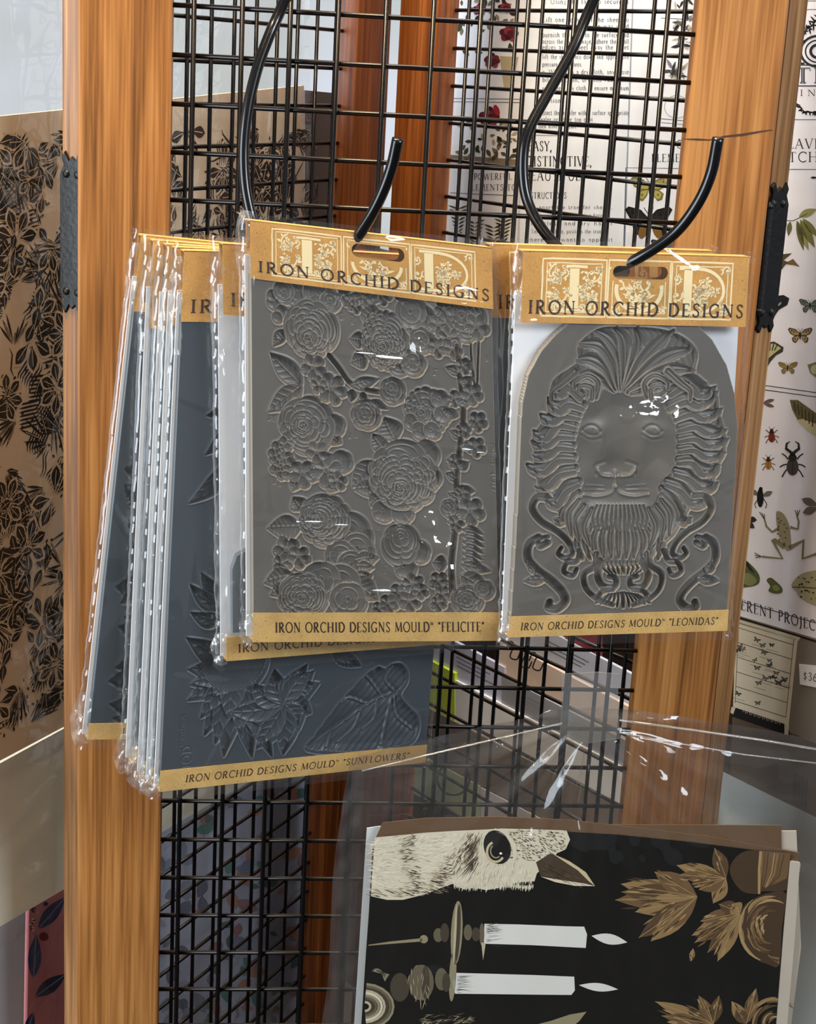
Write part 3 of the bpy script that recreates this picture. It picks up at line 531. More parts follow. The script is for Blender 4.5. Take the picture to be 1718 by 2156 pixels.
for (x0, x1, z0, z1) in ((wx0, wx0+.03, wz0, wz1), (wx1-.03, wx1, wz0, wz1), (wx0, wx1, wz0, wz0+.03), (wx0, wx1, wz1-.03, wz1)):
    a, b = box_vf(x0, x1, WY-0.02, WY+0.06, z0, z1); ff += [tuple(i+len(fv) for i in q) for q in b]; fv += a
mesh('window_frame', fv, ff, fm, win)
bbox('window_sill', wx0-.04, wx1+.04, WY-.10, WY, wz0-.03, wz0, fm, win, 0.004)
# ------------------------------------------------------------------ three-panel folding display with wire grids
stand = thing('folding_display', 'three-panel folding wooden display stand with black wire grids and iron hinges', 'display stand', Matrix.Translation((0, 0, FLOOR)))
ZT, ZB, S = 0.42, -1.34, 0.032
def sub_empty(name, fr, parent):
    o = bpy.data.objects.new(name, None); COL.objects.link(o); o.parent = parent
    o.matrix_parent_inverse = parent.matrix_world.inverted() if False else Matrix.Identity(4)
    o.matrix_local = Matrix.Translation((0, 0, -FLOOR)) @ fr.mat()
    return o
def place(o, fr): o.matrix_local = Matrix.Translation((0, 0, -FLOOR)) @ fr.mat()
def panel(fr, x0, x1, y0, y1, cols, zphase, wmat, yw, wm2=None):
    wm2 = wm2 or (wmat, wmat)
    for k, (a, b) in enumerate(((x0, x0+0.062), (x1-0.062, x1))):
        p = bbox('post', a, b, y0, y1, FLOOR, ZT+0.06, wm2[k], stand, 0.0018); place(p, fr)
    for (a, b) in ((ZT-0.002, ZT+0.06), (FLOOR+0.03, ZB+0.02)):
        p = bbox('rail', x0+0.062, x1-0.062, y0+0.001, y1-0.001, a, b, wmat, stand, 0.0015); place(p, fr)
    gx0, gx1 = x0+0.0615, x1-0.0615
    r = 0.0017
    per, pf = tube_vf([(gx0-.003, yw[1], ZB+.02), (gx1+.003, yw[1], ZB+.02), (gx1+.003, yw[1], ZT), (gx0-.003, yw[1], ZT), (gx0-.003, yw[1], ZB+.0205)], r*1.1, 6)
    grid = mesh('wire_grid', per, pf, M['wire'], stand, True); place(grid, fr)
    va, fa = tube_vf([(0, 0, ZB+.02), (0, 0, ZT)], r, 8); vb, fb = tube_vf([(gx0-.001, 0, 0), (gx1+.001, 0, 0)], r, 8)
    mv = bpy.data.meshes.new('wire'); mv.from_pydata(va, [], fa); mv.materials.append(M['wire'])
    mh = bpy.data.meshes.new('wire'); mh.from_pydata(vb, [], fb); mh.materials.append(M['wire'])
    for me in (mv, mh): me.polygons.foreach_set('use_smooth', [True]*len(me.polygons))
    for x in cols:
        o = bpy.data.objects.new('wire', mv); COL.objects.link(o); o.parent = grid; o.location = (x, yw[0], 0)
    z = zphase
    while z > ZB+0.04: z -= S
    z += S
    while z < ZT-0.01:
        o = bpy.data.objects.new('wire', mh); COL.objects.link(o); o.parent = grid; o.location = (0, yw[1], z); z += S
FRONT = Fr((0, 0, 0), 0)
panel(FRONT, -0.236, 0.2427, -0.005, 0.014, [(k-6)*S for k in range(1, 12)], 0.0, M['wood'], (-0.0014, 0.0014))
AB = 58.0
LB = Fr((-0.262, 0, 0), AB); RB = Fr((0.262, 0, 0), -AB)
tL = [LB.loc(px, 80)[0] for px in (391, 443, 490, 535.5)]
ph = sum(t-i*S for i, t in enumerate(tL))/4
colsL = [ph+i*S for i in range(-2, 14) if 0.03+0.066 < ph+i*S < 0.472-0.066]
zL = LB.loc(366.8, 125.8)[1]
panel(LB, 0.030, 0.472, -0.014, 0.005, colsL, zL, M['wood_back'], (-0.0014, 0.0014), (M['wood_side'], M['wood_back']))
tR = [RB.loc(px, 70)[0] for px in (1254.5, 1150)]
colsR = [tR[0]+i*S for i in range(-14, 14) if -0.460+0.066 < tR[0]+i*S < -0.01-0.066]
zR = RB.loc(1260, 112)[1]
panel(RB, -0.460, -0.010, -0.014, 0.005, colsR, zR, M['wood_back'], (-0.0014, 0.0014), (M['wood_back'], M['wood_side']))
# the crack across the right front post
ck = [FRONT.loc(x, y) for x, y in ((1432, 292), (1465, 293), (1490, 294), (1520, 287), (1560, 283), (1600, 276), (1622, 273))]
mesh('crack', [(x, -0.00512, z+s*w) for (x, z), w in zip(ck, (0.0002, .0007, .0004, .0006, .0009, .0006, .0003)) for s in (1, -1)],
     [(2*i, 2*i+1, 2*i+3, 2*i+2) for i in range(len(ck)-1)], plain('dark_crack', sr(60, 34, 16), 0.8), stand).location = (0, 0, -FLOOR)
def hinge(fr, xe, sgn, zc, h):
    """ornate butt hinge: one leaf on the end grain of the back panel (outward x direction sgn), a barrel at the corner"""
    pts = [(-.5, -.36), (-.5, .36), (-.42, .43), (-.50, .47), (-.34, .5), (-.2, .44), (0, .47), (.1, .44), (.3, .5), (.42, .46), (.34, .42), (.5, .36), (.5, -.36), (.34, -.42), (.42, -.46), (.3, -.5), (.1, -.44), (0, -.47), (-.2, -.44), (-.34, -.5), (-.50, -.47), (-.42, -.43)]
    wd = 0.020
    x0, x1 = (xe, xe+sgn*0.0022)
    v = [(x0, -0.0045+a*wd, zc+b*h) for a, b in pts]+[(x1, -0.0045+a*wd*0.94, zc+b*h*0.985) for a, b in pts]; n = len(pts)
    f = [tuple(range(n)), tuple(range(2*n-1, n-1, -1))]+[(i, i+n, (i+1) % n+n, (i+1) % n) for i in range(n)]
    hg = mesh('hinge', v, f, M['iron'], stand); place(hg, fr)
    bm = bmesh.new(); bm.from_mesh(hg.data); bmesh.ops.recalc_face_normals(bm, faces=list(bm.faces)); bm.to_mesh(hg.data); bm.free()
    yb = -0.0145
    vb, fb = tube_vf([(x0+sgn*0.0015, yb, zc-h*0.33), (x0+sgn*0.0015, yb, zc+h*0.33)], 0.0031, 12)
    mesh('barrel', vb, fb, M['iron'], hg, False)
    for k in (-1, 1):
        vb, fb = tube_vf([(x0+sgn*0.0015, yb, zc+k*h*0.33), (x0+sgn*0.0015, yb, zc+k*h*0.35), (x0+sgn*.0015, yb, zc+k*h*0.375)], [0.0036, 0.0034, 0.001], 12); mesh('finial', vb, fb, M['iron'], hg, True)
        for yy in (-0.0005, -0.0105):
            c = (x1, yy, zc+k*h*0.36); vs = []; fs = []
            for j, (r, dx) in enumerate(((.0029, 0), (.0026, .0009), (.0015, .0015), (.0004, .0017))):
                for i in range(12): vs.append((c[0]+sgn*dx, c[1]+r*math.cos(i*math.pi/6), c[2]+r*math.sin(i*math.pi/6)))
            for j in range(3):
                for i in range(12): fs.append((j*12+i, j*12+(i+1) % 12, (j+1)*12+(i+1) % 12, (j+1)*12+i))
            fs.append(tuple(range(36, 48)))
            mesh('screw', vs, fs, M['iron'], hg, True)
    # second leaf lying on the outer edge of the front post
    return hg
zt = hit(148, 318, (0, .02, 0), (0, 1, 0))[2]; zb = hit(148, 662, (0, .02, 0), (0, 1, 0))[2]
hinge(LB, 0.030, -1, (zt+zb)/2, zt-zb)
zt = hit(1632, 380, (0, .02, 0), (0, 1, 0))[2]; zb = hit(1605, 695, (0, .02, 0), (0, 1, 0))[2]
hinge(RB, -0.010, 1, (zt+zb)/2, zt-zb)
# ------------------------------------------------------------------ the two hooks
def P3(px, py, y): return hit(px, py, (0, y, 0), (0, 1, 0))
def hook(pts, label):
    P_ = [P3(*p) for p in pts]
    top = P_[0]; d = P_[0]-P_[1]; d /= np.linalg.norm(d)
    pre = [np.array([top[0]+0.035, -0.010, top[2]+0.085]), np.array([top[0]+0.040, -0.012, top[2]+0.098]), np.array([top[0]+0.033, -0.0125, top[2]+0.08])]
    Q = smooth_pts(pre+P_, 8)
    v, f = tube_vf(Q, 0.0037, 14)
    o = mesh('display_hook', v, f, M['hook'], None, True)
    tag(o, label, 'hook')
    # keep the origin on the hook
    c = Vector(Q[0]); o.data.transform(Matrix.Translation(-c)); o.location = c
    return Q
HK1 = hook([(600, 0, -.016), (568, 72, -.022), (540, 150, -.028), (520, 240, -.034), (513, 330, -.039), (520, 415, -.044), (543, 490, -.050), (590, 540, -.060), (650, 560, -.078), (705, 545, -.100), (742, 512, -.116), (775, 464, -.127), (803, 410, -.134), (825, 350, -.139), (838, 292, -.143)],
    'black bent wire hook carrying the thick stack of seven mould packs')
HK2 = hook([(1250, 0, -.014), (1205, 105, -.020), (1155, 195, -.026), (1113, 275, -.032), (1101, 340, -.036), (1108, 415, -.041), (1140, 480, -.048), (1195, 540, -.058), (1245, 568, -.070), (1290, 566, -.084), (1350, 540, -.096), (1420, 492, -.104), (1468, 430, -.110), (1497, 365, -.114), (1512, 290, -.118)],
    'black bent wire hook carrying the lion mould pack and one pack behind')
# ------------------------------------------------------------------ packs: kraft header, silicone mould, white card, clear sleeve
rng = random.Random(7)
INK = sr(58, 40, 24); CREAM = sr(246, 226, 178)
def rough_frame(P, x0, x1, z0, z1, w, col, lay, rs):
    for ins, ww in ((0, w), (w*2.6, w*0.6)):
        pts = []
        for (ax, az, bx, bz) in ((x0, z0, x1, z0), (x1, z0, x1, z1), (x1, z1, x0, z1), (x0, z1, x0, z0)):
            for i in range(6):
                t = i/6; pts.append((ax+(bx-ax)*t, az+(bz-az)*t))
        cx, cz = (x0+x1)/2, (z0+z1)/2; k = 1-ins/(x1-x0)*2
        pts = [(cx+(x-cx)*k+rs.uniform(-.15, .15)*w, cz+(z-cz)*k+rs.uniform(-.15, .15)*w) for x, z in pts]; pts.append(pts[0])
        P.line(pts, ww, col, lay)
def vine(P, x, z, R, a0, turn, w, col, lay, rs, box):
    pts = []; n = 16
    for i in range(n+1):
        t = i/n; r = R*(1-0.82*t); a = a0+turn*t*5.2
        pts.append((x+r*math.cos(a), z+r*math.sin(a)))
    P.line(pts, [w*(1.1-0.5*i/n) for i in range(n+1)], col, lay)
    P.poly(ell(pts[-1][0], pts[-1][1], w*1.5, w*1.1, rs.uniform(0, 180), 8), col, lay)
    for i in (0, 2, 4, 6, 8, 10, 12):
        p = pts[i]; a = a0+turn*(i/n)*5.2+rs.uniform(-.5, .5); L_ = R*rs.uniform(.38, .62)
        q = (min(max(p[0]+L_*math.cos(a), box[0]), box[1]), min(max(p[1]+L_*math.sin(a), box[2]), box[3]))
        P.poly(leaf2(p[0], p[1], q[0], q[1], L_*0.55, 4), col, lay)
def emblem(P, Wd, z0, z1, seed=3):
    """three ornate block initials I, O and D in cream line work; Wd = header width"""
    rs = random.Random(seed); h = z1-z0
    for k, (a, b) in enumerate(((.085, .362), (.372, .645), (.652, .925))):
        x0, x1 = a*Wd, b*Wd; w = h*0.022; rough_frame(P, x0, x1, z0, z1, w*1.5, CREAM, 0, rs)
        cx, cz = (x0+x1)/2, (z0+z1)/2; bw = x1-x0; box = (x0+w*3, x1-w*3, z0+w*3, z1-w*3)
        if k == 0:
            P.poly([(cx-.075*bw, z0+.13*h), (cx+.075*bw, z0+.13*h), (cx+.075*bw, z1-.16*h), (cx-.075*bw, z1-.16*h)], CREAM, 1)
            for zz in (z0+.11*h, z1-.13*h): P.line([(cx-.2*bw, zz), (cx, zz+.01*h), (cx+.2*bw, zz)], h*.05, CREAM, 1)
            sp = [(-.27, .22, .17, 1), (-.27, -.12, .18, -1), (.27, .24, .16, -1), (.27, -.08, .19, 1), (-.24, -.36, .1, 1), (.25, -.36, .1, -1)]
        elif k == 1:
            P.line(ell(cx, cz, .37*bw, .38*h, 0, 30)+ell(cx, cz, .37*bw, .38*h, 0, 30)[:1], h*.075, CREAM, 1)
            sp = [(-.12, .1, .15, 1), (.12, .12, .15, -1), (0, -.16, .18, 1), (-.4, .38, .08, 1), (.4, .38, .08, -1), (-.4, -.38, .08, -1), (.4, -.38, .08, 1), (0.02, .26, .09, 1)]
            for j in range(7):
                a_ = -2.6+j*0.75; P.poly(leaf2(cx, cz-.2*h, cx+.28*bw*math.cos(a_+1.9), cz-.1*h+.3*h*math.sin(a_+1.9), w*3, 4), CREAM, 1)
        else:
            P.poly([(cx-.30*bw, z0+.12*h), (cx-.16*bw, z0+.12*h), (cx-.16*bw, z1-.12*h), (cx-.30*bw, z1-.12*h)], CREAM, 1)
            P.line([(cx-.38*bw, z1-.11*h), (cx-.05*bw, z1-.11*h)]+[(cx-.05*bw+.42*bw*math.sin(t), cz+.385*h*math.cos(t)) for t in [math.pi*i/14 for i in range(15)]]+[(cx-.38*bw, z0+.11*h)], h*.06, CREAM, 1)
            sp = [(.02, .14, .15, 1), (.05, -.14, .16, -1), (-.41, .2, .08, 1), (-.41, -.1, .1, -1), (.42, .36, .09, -1), (.42, -.36, .09, 1), (.18, .02, .1, -1), (-.05, -.02, .08, 1)]
        avoid = {0: lambda x, z: abs(x) < .12, 1: lambda x, z: .22 < math.hypot(x/1.0, z) < .5, 2: lambda x, z: -.34 < x < -.12 or .26 < math.hypot((x+.05)/1.05, z) < .46}[k]
        for q in range(70):
            fx, fz = rs.uniform(-.42, .42), rs.uniform(-.42, .42)
            if avoid(fx, fz): continue
            if q % 3 == 0: vine(P, cx+fx*bw, cz+fz*h, rs.uniform(.05, .085)*h, rs.uniform(0, 6), rs.choice((1, -1)), w*1.2, CREAM, 1, rs, box)
            else:
                a_ = rs.uniform(0, 6.28); l_ = rs.uniform(.05, .10)*h; P.poly(leaf2(cx+fx*bw, cz+fz*h, min(max(cx+fx*bw+l_*math.cos(a_), box[0]), box[1]), min(max(cz+fz*h+l_*math.sin(a_), box[2]), box[3]), l_*.5, 4), CREAM, 1)
        for (fx, fz, fr_, sg) in sp: vine(P, cx+fx*bw, cz+fz*h, fr_*h*1.15, rs.uniform(0, 6), sg, w*1.5, CREAM, 1, rs, box)
def film_sheet(name, parent, fmap, W, H, mx=(0.006, 0.004), mz=(0.006, 0.004), seed=1, depth=0.009, yf=-0.0026, rip=0.0007, nx=118, nz=170, mat=None, dents=()):
    """clear sleeve: a front sheet with ripples that wraps round both sides of the pack"""
    rs = np.random.RandomState(seed); x0, x1, z0, z1 = -mx[0], W+mx[1], -mz[0], H+mz[1]
    us = [0.0, 0.25, 0.5, 0.75]; cols = [(x0*0.55, depth), (x0*0.9, depth*0.75), (x0, depth*0.45), (x0*0.75, depth*0.12)]
    n = nx-8
    for i in range(n+1): cols.append((x0*0.5+(x1*1.0-W)*0+(W-x0*0.5+(x1-W)*0.5)*i/n, 0.0))
    cols += [(W+(x1-W)*0.75, depth*0.12), (x1, depth*0.45), (W+(x1-W)*0.9, depth*0.75), (W+(x1-W)*0.55, depth)]
    C = len(cols); X = np.array([[c[0] for c in cols]]*(nz+1)); D = np.array([[c[1] for c in cols]]*(nz+1)); Z = np.linspace(z0, z1, nz+1)[:, None]*np.ones((1, C))
    Y = np.full(X.shape, yf)+D
    xn, zn = X/0.03, Z/0.03
    fr = np.exp(-(D/0.003)**2)
    w = (vnoise(xn*0.8+5, zn*0.5, seed)-0.5)*rip*2.2+(vnoise(xn*2.6, zn*1.1+9, seed+1)-0.5)*rip*1.2
    for (da, db, rx, rz, am) in dents:
        g = ((X-da*W)/rx)**2+((Z-db*H)/rz)**2
        if am > 0: w -= am*np.exp(-g)
        else: w += -am*(Z-db*H-rz+(vnoise(X/0.004, Z/0.004, seed+9)-0.5)*0.003)*np.clip(1.3-g, 0, 0.3)/0.3
    for k in range(22):
        a = rs.rand()*3.14; c0 = rs.rand(2)*[W, H]; q = (X-c0[0])*math.cos(a)+(Z-c0[1])*math.sin(a); l = -(X-c0[0])*math.sin(a)+(Z-c0[1])*math.cos(a)
        w -= rip*(0.6+1.6*rs.rand())*np.exp(-(q/(0.0012+0.0016*rs.rand()))**2)*np.exp(-(l/(0.008+0.03*rs.rand()))**2)
    Y += np.clip(w, -0.007, 0.0008)
    # crumples at the corners and along the sides
    edge = np.minimum(np.abs(X-x0), np.abs(X-x1)); cr = np.exp(-edge/0.006); tb = np.exp(-np.minimum(np.abs(Z-z0), np.abs(Z-z1))/0.02)
    amp = 0.00035*cr+0.0022*cr*tb
    X = X+amp*1.4*(vnoise(Z/0.004, X/0.02+seed, seed+3)-0.5)*2; Y = Y+amp*(vnoise(Z/0.005+7, X/0.004, seed+4)-0.5)*2
    Z = Z+amp*0.8*(vnoise(X/0.004+3, Z/0.006, seed+5)-0.5)*2
    v = []
    for j in range(nz+1):
        for i in range(C):
            q = fmap(X[j, i], Z[j, i]); v.append((q[0], Y[j, i], q[1]))
    f = [(j*C+i, j*C+i+1, (j+1)*C+i+1, (j+1)*C+i) for j in range(nz) for i in range(C-1)]
    return mesh(name, v, f, mat or M['film'], parent, True)
def slab(name, P, y0, y1, mat, parent, fmap, nb=1):
    n = len(P); v = [(fmap(*p)[0], y0, fmap(*p)[1]) for p in P]+[(fmap(*p)[0], y1, fmap(*p)[1]) for p in P]
    f = [tuple(range(n)), tuple(range(2*n-1, n-1, -1))]+[(i, i+n, (i+1) % n+n, (i+1) % n) for i in range(n)]
    o = mesh(name, v, f, mat, parent); bm = bmesh.new(); bm.from_mesh(o.data); bmesh.ops.recalc_face_normals(bm, faces=list(bm.faces)); bm.to_mesh(o.data); bm.free()
    return o
def header_card(parent, fmap, W, z0, z1, slot, y0, y1, corner=0.0015):
    """card with a rounded hang slot cut through it"""
    outer = [(0, z0), (W, z0), (W, z1), (0, z1)]
    sx0, sx1, sz, r = slot; hole = [(sx1-r+r*math.cos(t), sz+r*math.sin(t)) for t in [-math.pi/2+math.pi*i/8 for i in range(9)]]+[(sx0+r+r*math.cos(t), sz+r*math.sin(t)) for t in [math.pi/2+math.pi*i/8 for i in range(9)]]
    tri = tessellate_polygon([[Vector((x, z, 0)) for x, z in outer], [Vector((x, z, 0)) for x, z in hole]])
    pts = outer+hole; n = len(pts)
    v = [(fmap(*p)[0], y0, fmap(*p)[1]) for p in pts]+[(fmap(*p)[0], y1, fmap(*p)[1]) for p in pts]
    f = [tuple(t) for t in tri]+[tuple(i+n for i in t)[::-1] for t in tri]
    for lo, hi in ((0, 4), (4, n)):
        m = hi-lo
        for i in range(m): f.append((lo+i, lo+(i+1) % m, lo+(i+1) % m+n, lo+i+n))
    o = mesh('header_card', v, f, M['kraft'], parent); bm = bmesh.new(); bm.from_mesh(o.data); bmesh.ops.recalc_face_normals(bm, faces=list(bm.faces)); bm.to_mesh(o.data); bm.free()
    return o
def heightmesh(name, R, Hh, fm, mat, parent, y0=0.0, back=0.0065, cut=None):
    nz, nx = Hh.shape; q = fm(R.X*0.001, R.Z*0.001); v = np.stack([q[0], y0-Hh*0.001, q[1]], -1)
    V = v.reshape(-1, 3); idx = np.arange(nx*nz).reshape(nz, nx)
    F = np.stack([idx[:-1, :-1], idx[:-1, 1:], idx[1:, 1:], idx[1:, :-1]], -1)
    if cut is not None: F = F[cut[:-1, :-1] & cut[:-1, 1:] & cut[1:, 1:] & cut[1:, :-1]]
    F = F.reshape(-1, 4)
    # side skirt
    E1 = np.concatenate([F[:, [0, 1]], F[:, [1, 2]], F[:, [2, 3]], F[:, [3, 0]]]); key = np.sort(E1, 1); kk = key[:, 0].astype(np.int64)*10**7+key[:, 1]
    u, inv, cnt = np.unique(kk, return_inverse=True, return_counts=True); B = E1[cnt[inv] == 1]
    bv = np.unique(B); mp = -np.ones(len(V), int); mp[bv] = np.arange(len(bv))+len(V); Vb = V[bv].copy(); Vb[:, 1] = back
    Q = np.stack([B[:, 1], B[:, 0], mp[B[:, 0]], mp[B[:, 1]]], -1)
    used = np.zeros(len(V), bool); used[F.ravel()] = True
    V = np.concatenate([V, Vb]); F = np.concatenate([F, Q])
    if cut is not None:
        keep = np.concatenate([used, np.ones(len(Vb), bool)]); re = np.cumsum(keep)-1; V = V[keep]; F = re[F]
    me = bpy.data.meshes.new(name); me.vertices.add(len(V)); me.vertices.foreach_set('co', V.ravel())
    me.loops.add(F.size); me.loops.foreach_set('vertex_index', F.ravel()); me.polygons.add(len(F))
    me.polygons.foreach_set('loop_start', np.arange(0, F.size, 4)); me.polygons.foreach_set('loop_total', np.full(len(F), 4)); me.update(); me.validate()
    return link(name, me, mat, parent, True)
def pack(label, group, y, yawd, lean, px, hb, st, title, relief=None, mould_mat='mould', slot=None, seed=1, text_rng=(.10, .94), arch=None, ext=0.002, dents=(), emb=True, filmk=1.0, ymid=0.5, res=0.5, slant=0.0, folds=(), thick=0.0065):
    """px: TL,TR,BR,BL pixels; hb: left and right pixels of the header's lower edge; st: left and right pixels of the label's upper edge"""
    c = np.array(px, float); top = (c[0]+c[1])/2
    P0 = hit(top[0], top[1], (0, y, 0), (0, 1, 0)); fr = Fr(P0, yawd, lean)
    L4 = [fr.loc(*p) for p in px]; TL, TR, BR, BL = [np.array(q) for q in L4]
    W = float((np.linalg.norm(TR-TL)+np.linalg.norm(BR-BL))/2); H = float((np.linalg.norm(TL-BL)+np.linalg.norm(TR-BR))/2)
    t = thing('mould_pack', label, 'craft mould', fr.mat(), group)
    def fm(x, z):
        a, b = x/W, z/H
        return tuple((TL[k]*(1-a)+TR[k]*a)*b+(BL[k]*(1-a)+BR[k]*a)*(1-b) for k in (0, 1))
    # header and strip heights as fractions along each side, from their own pixels
    def frac(p, side):
        q = np.array(fr.loc(*p)); A, B = (BL, TL) if side == 0 else (BR, TR); return float((q-A) @ (B-A)/((B-A) @ (B-A)))
    hl, hr = frac(hb[0], 0), frac(hb[1], 1); sl, sr_ = frac(st[0], 0), frac(st[1], 1)
    def fh(x, z):   # header space: z from 0 (its lower edge) to 1 (the fold)
        a = x/W; lo = hl+(hr-hl)*a; return fm(x, H*(lo+(1-lo)*z))
    def fs(x, z):
        a = x/W; hi = sl+(sr_-sl)*a; return fm(x, H*hi*z)
    hh = H*(1-(hl+hr)/2); sh = H*(sl+sr_)/2
    # white card behind
    slab('backing_card', [(-ext, 0.001), (W-0.0008, 0.001), (W-0.0008, H-hh*0.58), (-ext*0.6, H-hh*0.58)], thick+0.0001, thick+0.0018, M['card'], t, fm)
    # header, front and back flaps
    s0 = slot or (.40, .60, .70); r = 0.11
    fhm = lambda x, z: fh(x, z/hh)
    sl_ = (s0[0]*W, s0[1]*W, s0[2]*hh, 0.0042)
    hc = header_card(t, fhm, W, 0, hh, sl_, -0.0012, -0.0006)
    hb_ = header_card(t, fhm, W, 0, hh, sl_, thick+0.002, thick+0.0024); hb_.name = 'header_back_flap'
    slab('header_fold', [(0, hh-0.0008), (W, hh-0.0008), (W, hh), (0, hh)], -0.0012, thick+0.0024, M['kraft'], t, fhm)
    if emb:
        P = Print(); emblem(P, W, hh*0.10, hh*0.90, 3)
        P.it = [q for q in P.it if not any(sl_[0]-.0006 < x < sl_[1]+.0006 and abs(z-sl_[2]) < .0048 for x, z in q[0])]
        P.build('emblem_print', hc, -0.00125, fhm)
    P = Print(); P.text('IRON ORCHID DESIGNS', W*0.03, W*0.985, hh*0.13, hh*0.185, INK, 3, weight=0.17, track=0.2); P.build('title_print', hc, -0.00125, fhm)
    # label at the foot
    fsm = lambda x, z: fs(x, z/sh)
    lb = slab('name_label', [(0, 0), (W, 0), (W, sh), (0, sh)], -0.0012, -0.0006, M['strip'], t, fsm)
    slab('label_fold', [(0, 0), (W, 0), (W, 0.0007), (0, 0.0007)], -0.0006, thick+0.0018, M['strip'], t, fsm)
    P = Print(); P.text(title, W*text_rng[0], W*text_rng[1], sh*0.33, sh*0.34, INK, 0, weight=0.165, track=0.12, slant=slant); P.build('name_print', lb, -0.00125, fsm)
    # mould
    z0 = 0.004; z1 = H-0.004
    if relief is not None:
        mb = sl+0.0, hl
        def fmm(x, z): return fm(0.0005+x*(W-0.001)/(relief.W*0.001), H*(min(sl, sr_)-0.012)+z*(H*(max(hl, hr)+0.012)-H*(min(sl, sr_)-0.012))/(relief.H*0.001))
        Hh = relief.height(); Hh = np.clip(Hh, -thick*1000+0.5, 0.8)
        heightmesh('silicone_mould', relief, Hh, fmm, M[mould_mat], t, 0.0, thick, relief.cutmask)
    else:
        if arch: pts = [(W*a, H*b) for a, b in arch]
        else: pts = [(0.001, z0), (W-0.001, z0), (W-0.001, z1), (0.001, z1)]
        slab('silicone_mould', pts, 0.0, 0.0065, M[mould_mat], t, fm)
    film_sheet('clear_sleeve', t, fm, W, H, mx=(0.005+ext, 0.004), seed=seed, rip=0.0007*filmk, dents=dents)
    for k, (a0, a1, b0, b1) in enumerate(folds): crumple(t, fm, W, H, a0, a1, H*b0, H*b1, seed*7+k)
    return t, fm, W, H, fr
def crumple(parent, fm, W, H, x0, x1, z0, z1, seed, amp=0.003, y0=-0.002):
    rs = np.random.RandomState(seed); nx, nz = 16, 26; v = []
    for j in range(nz+1):
        for i in range(nx+1):
            a, b = i/nx, j/nz; taper = 0.55+0.45*math.sin(math.pi*min(max(b, .02), .98))**.6
            x = x1+(x0-x1)*(1-a)*taper; z = z0+(z1-z0)*b; q = fm(x, z); v.append([q[0], y0, q[1]])
    v = np.array(v); n1 = vnoise(v[:, 0]/.0035+seed, v[:, 2]/.006, seed)-.5; n2 = vnoise(v[:, 0]/.0016, v[:, 2]/.0025+seed, seed+1)-.5; n3 = vnoise(v[:, 2]/.004+3, v[:, 0]/.004, seed+2)-.5
    v[:, 1] += amp*(1.6*n1+.7*n2)+0.002; v[:, 0] += amp*.5*n3
    f = [(j*(nx+1)+i, j*(nx+1)+i+1, (j+1)*(nx+1)+i+1, (j+1)*(nx+1)+i) for j in range(nz) for i in range(nx)]
    mesh('sleeve_fold', v, f, M['film_edge'], parent, True)
Relief.cutmask = None
def mm_size(px4, y, yawd, lean, tlpx):
    P0 = hit((px4[0][0]+px4[1][0])/2, (px4[0][1]+px4[1][1])/2, (0, y, 0), (0, 1, 0)); fr = Fr(P0, yawd, lean)
    q = [np.array(fr.loc(*p)) for p in tlpx]
    return 1000*(np.linalg.norm(q[1]-q[0])+np.linalg.norm(q[2]-q[3]))/2, 1000*(np.linalg.norm(q[0]-q[3])+np.linalg.norm(q[1]-q[2]))/2
def full_quad(px, hb, st, ext=0.012):
    """pixel quad of the mould field used by pack(): from the label to the header plus a hidden margin"""
    TL, TR, BR, BL = [np.array(p, float) for p in px]
    def fr_(p, A, B): p = np.array(p, float); return float((p-A) @ (B-A)/((B-A) @ (B-A)))
    hl, hr, sl, s2 = fr_(hb[0], BL, TL), fr_(hb[1], BR, TR), fr_(st[0], BL, TL), fr_(st[1], BR, TR)
    lo, hi = min(sl, s2)-ext, max(hl, hr)+ext
    return [TL*hi+BL*(1-hi), TR*hi+BR*(1-hi), TR*lo+BR*(1-lo), TL*lo+BL*(1-lo)]
# ------------------------------------------------------------------ the flower mould
def crop(x0, y0, k): return lambda q: [((p[0]-x0)*k, (p[1]-y0)*k) for p in q]
RES = 0.40
F_px = [(526, 463), (1034, 521), (1053, 1348), (532, 1351)]; F_hb = [(542, 585), (1044, 650)]; F_st = [(536, 1289), (1053, 1288)]
F_y, F_yaw, F_lean = -0.1185, 15, 0
fq = full_quad(F_px, F_hb, F_st); w_, h_ = mm_size(F_px, F_y, F_yaw, F_lean, fq)
RF = Relief(w_, h_, RES, crop(500, 560, 1525/580)(fq)); RF.txt = np.zeros_like(RF.X)
KF = 1.0/8.6
def fl(x, y): return RF.p(x, y)
def f_rose(x, y, R, ox=0, oy=0, **k): c = fl(x, y); RF.rose(c[0], c[1], R*KF*1.08, (ox*KF, -oy*KF), **k)
def f_flow(x, y, R, n=5, ph=0.3, **k): c = fl(x, y); RF.petal_flower(c[0], c[1], R*KF*1.15, n, ph, **k)
def f_leaf(x0, y0, x1, y1, w, **k): RF.leaf(fl(x0, y0), fl(x1, y1), w*KF*1.15, **k)
def f_ber(x, y, R, **k): c = fl(x, y); RF.berry(c[0], c[1], R*KF*1.15, **k)
for b in ((195, 195, 38), (235, 245, 34), (215, 275, 30), (185, 160, 28)): f_ber(*b)
for a in ((330, 130, 90), (440, 150, 85), (250, 140, 60), (500, 190, 55)): f_rose(*a, n=3, rings=3, seed=int(a[0]))
f_leaf(250, 340, 190, 430, 60); f_leaf(250, 390, 210, 345, 50)
f_rose(395, 335, 145, -10, 60, n=6, rings=8, seed=2)
for a in ((610, 190, 45, 5), (690, 170, 60, 6), (640, 220, 35, 5), (780, 150, 60, 6), (930, 140, 80, 5), (575, 160, 40, 5)): f_flow(*a)
f_leaf(345, 640, 172, 462, 110, nv=6); f_leaf(345, 645, 162, 785, 105, nv=6)
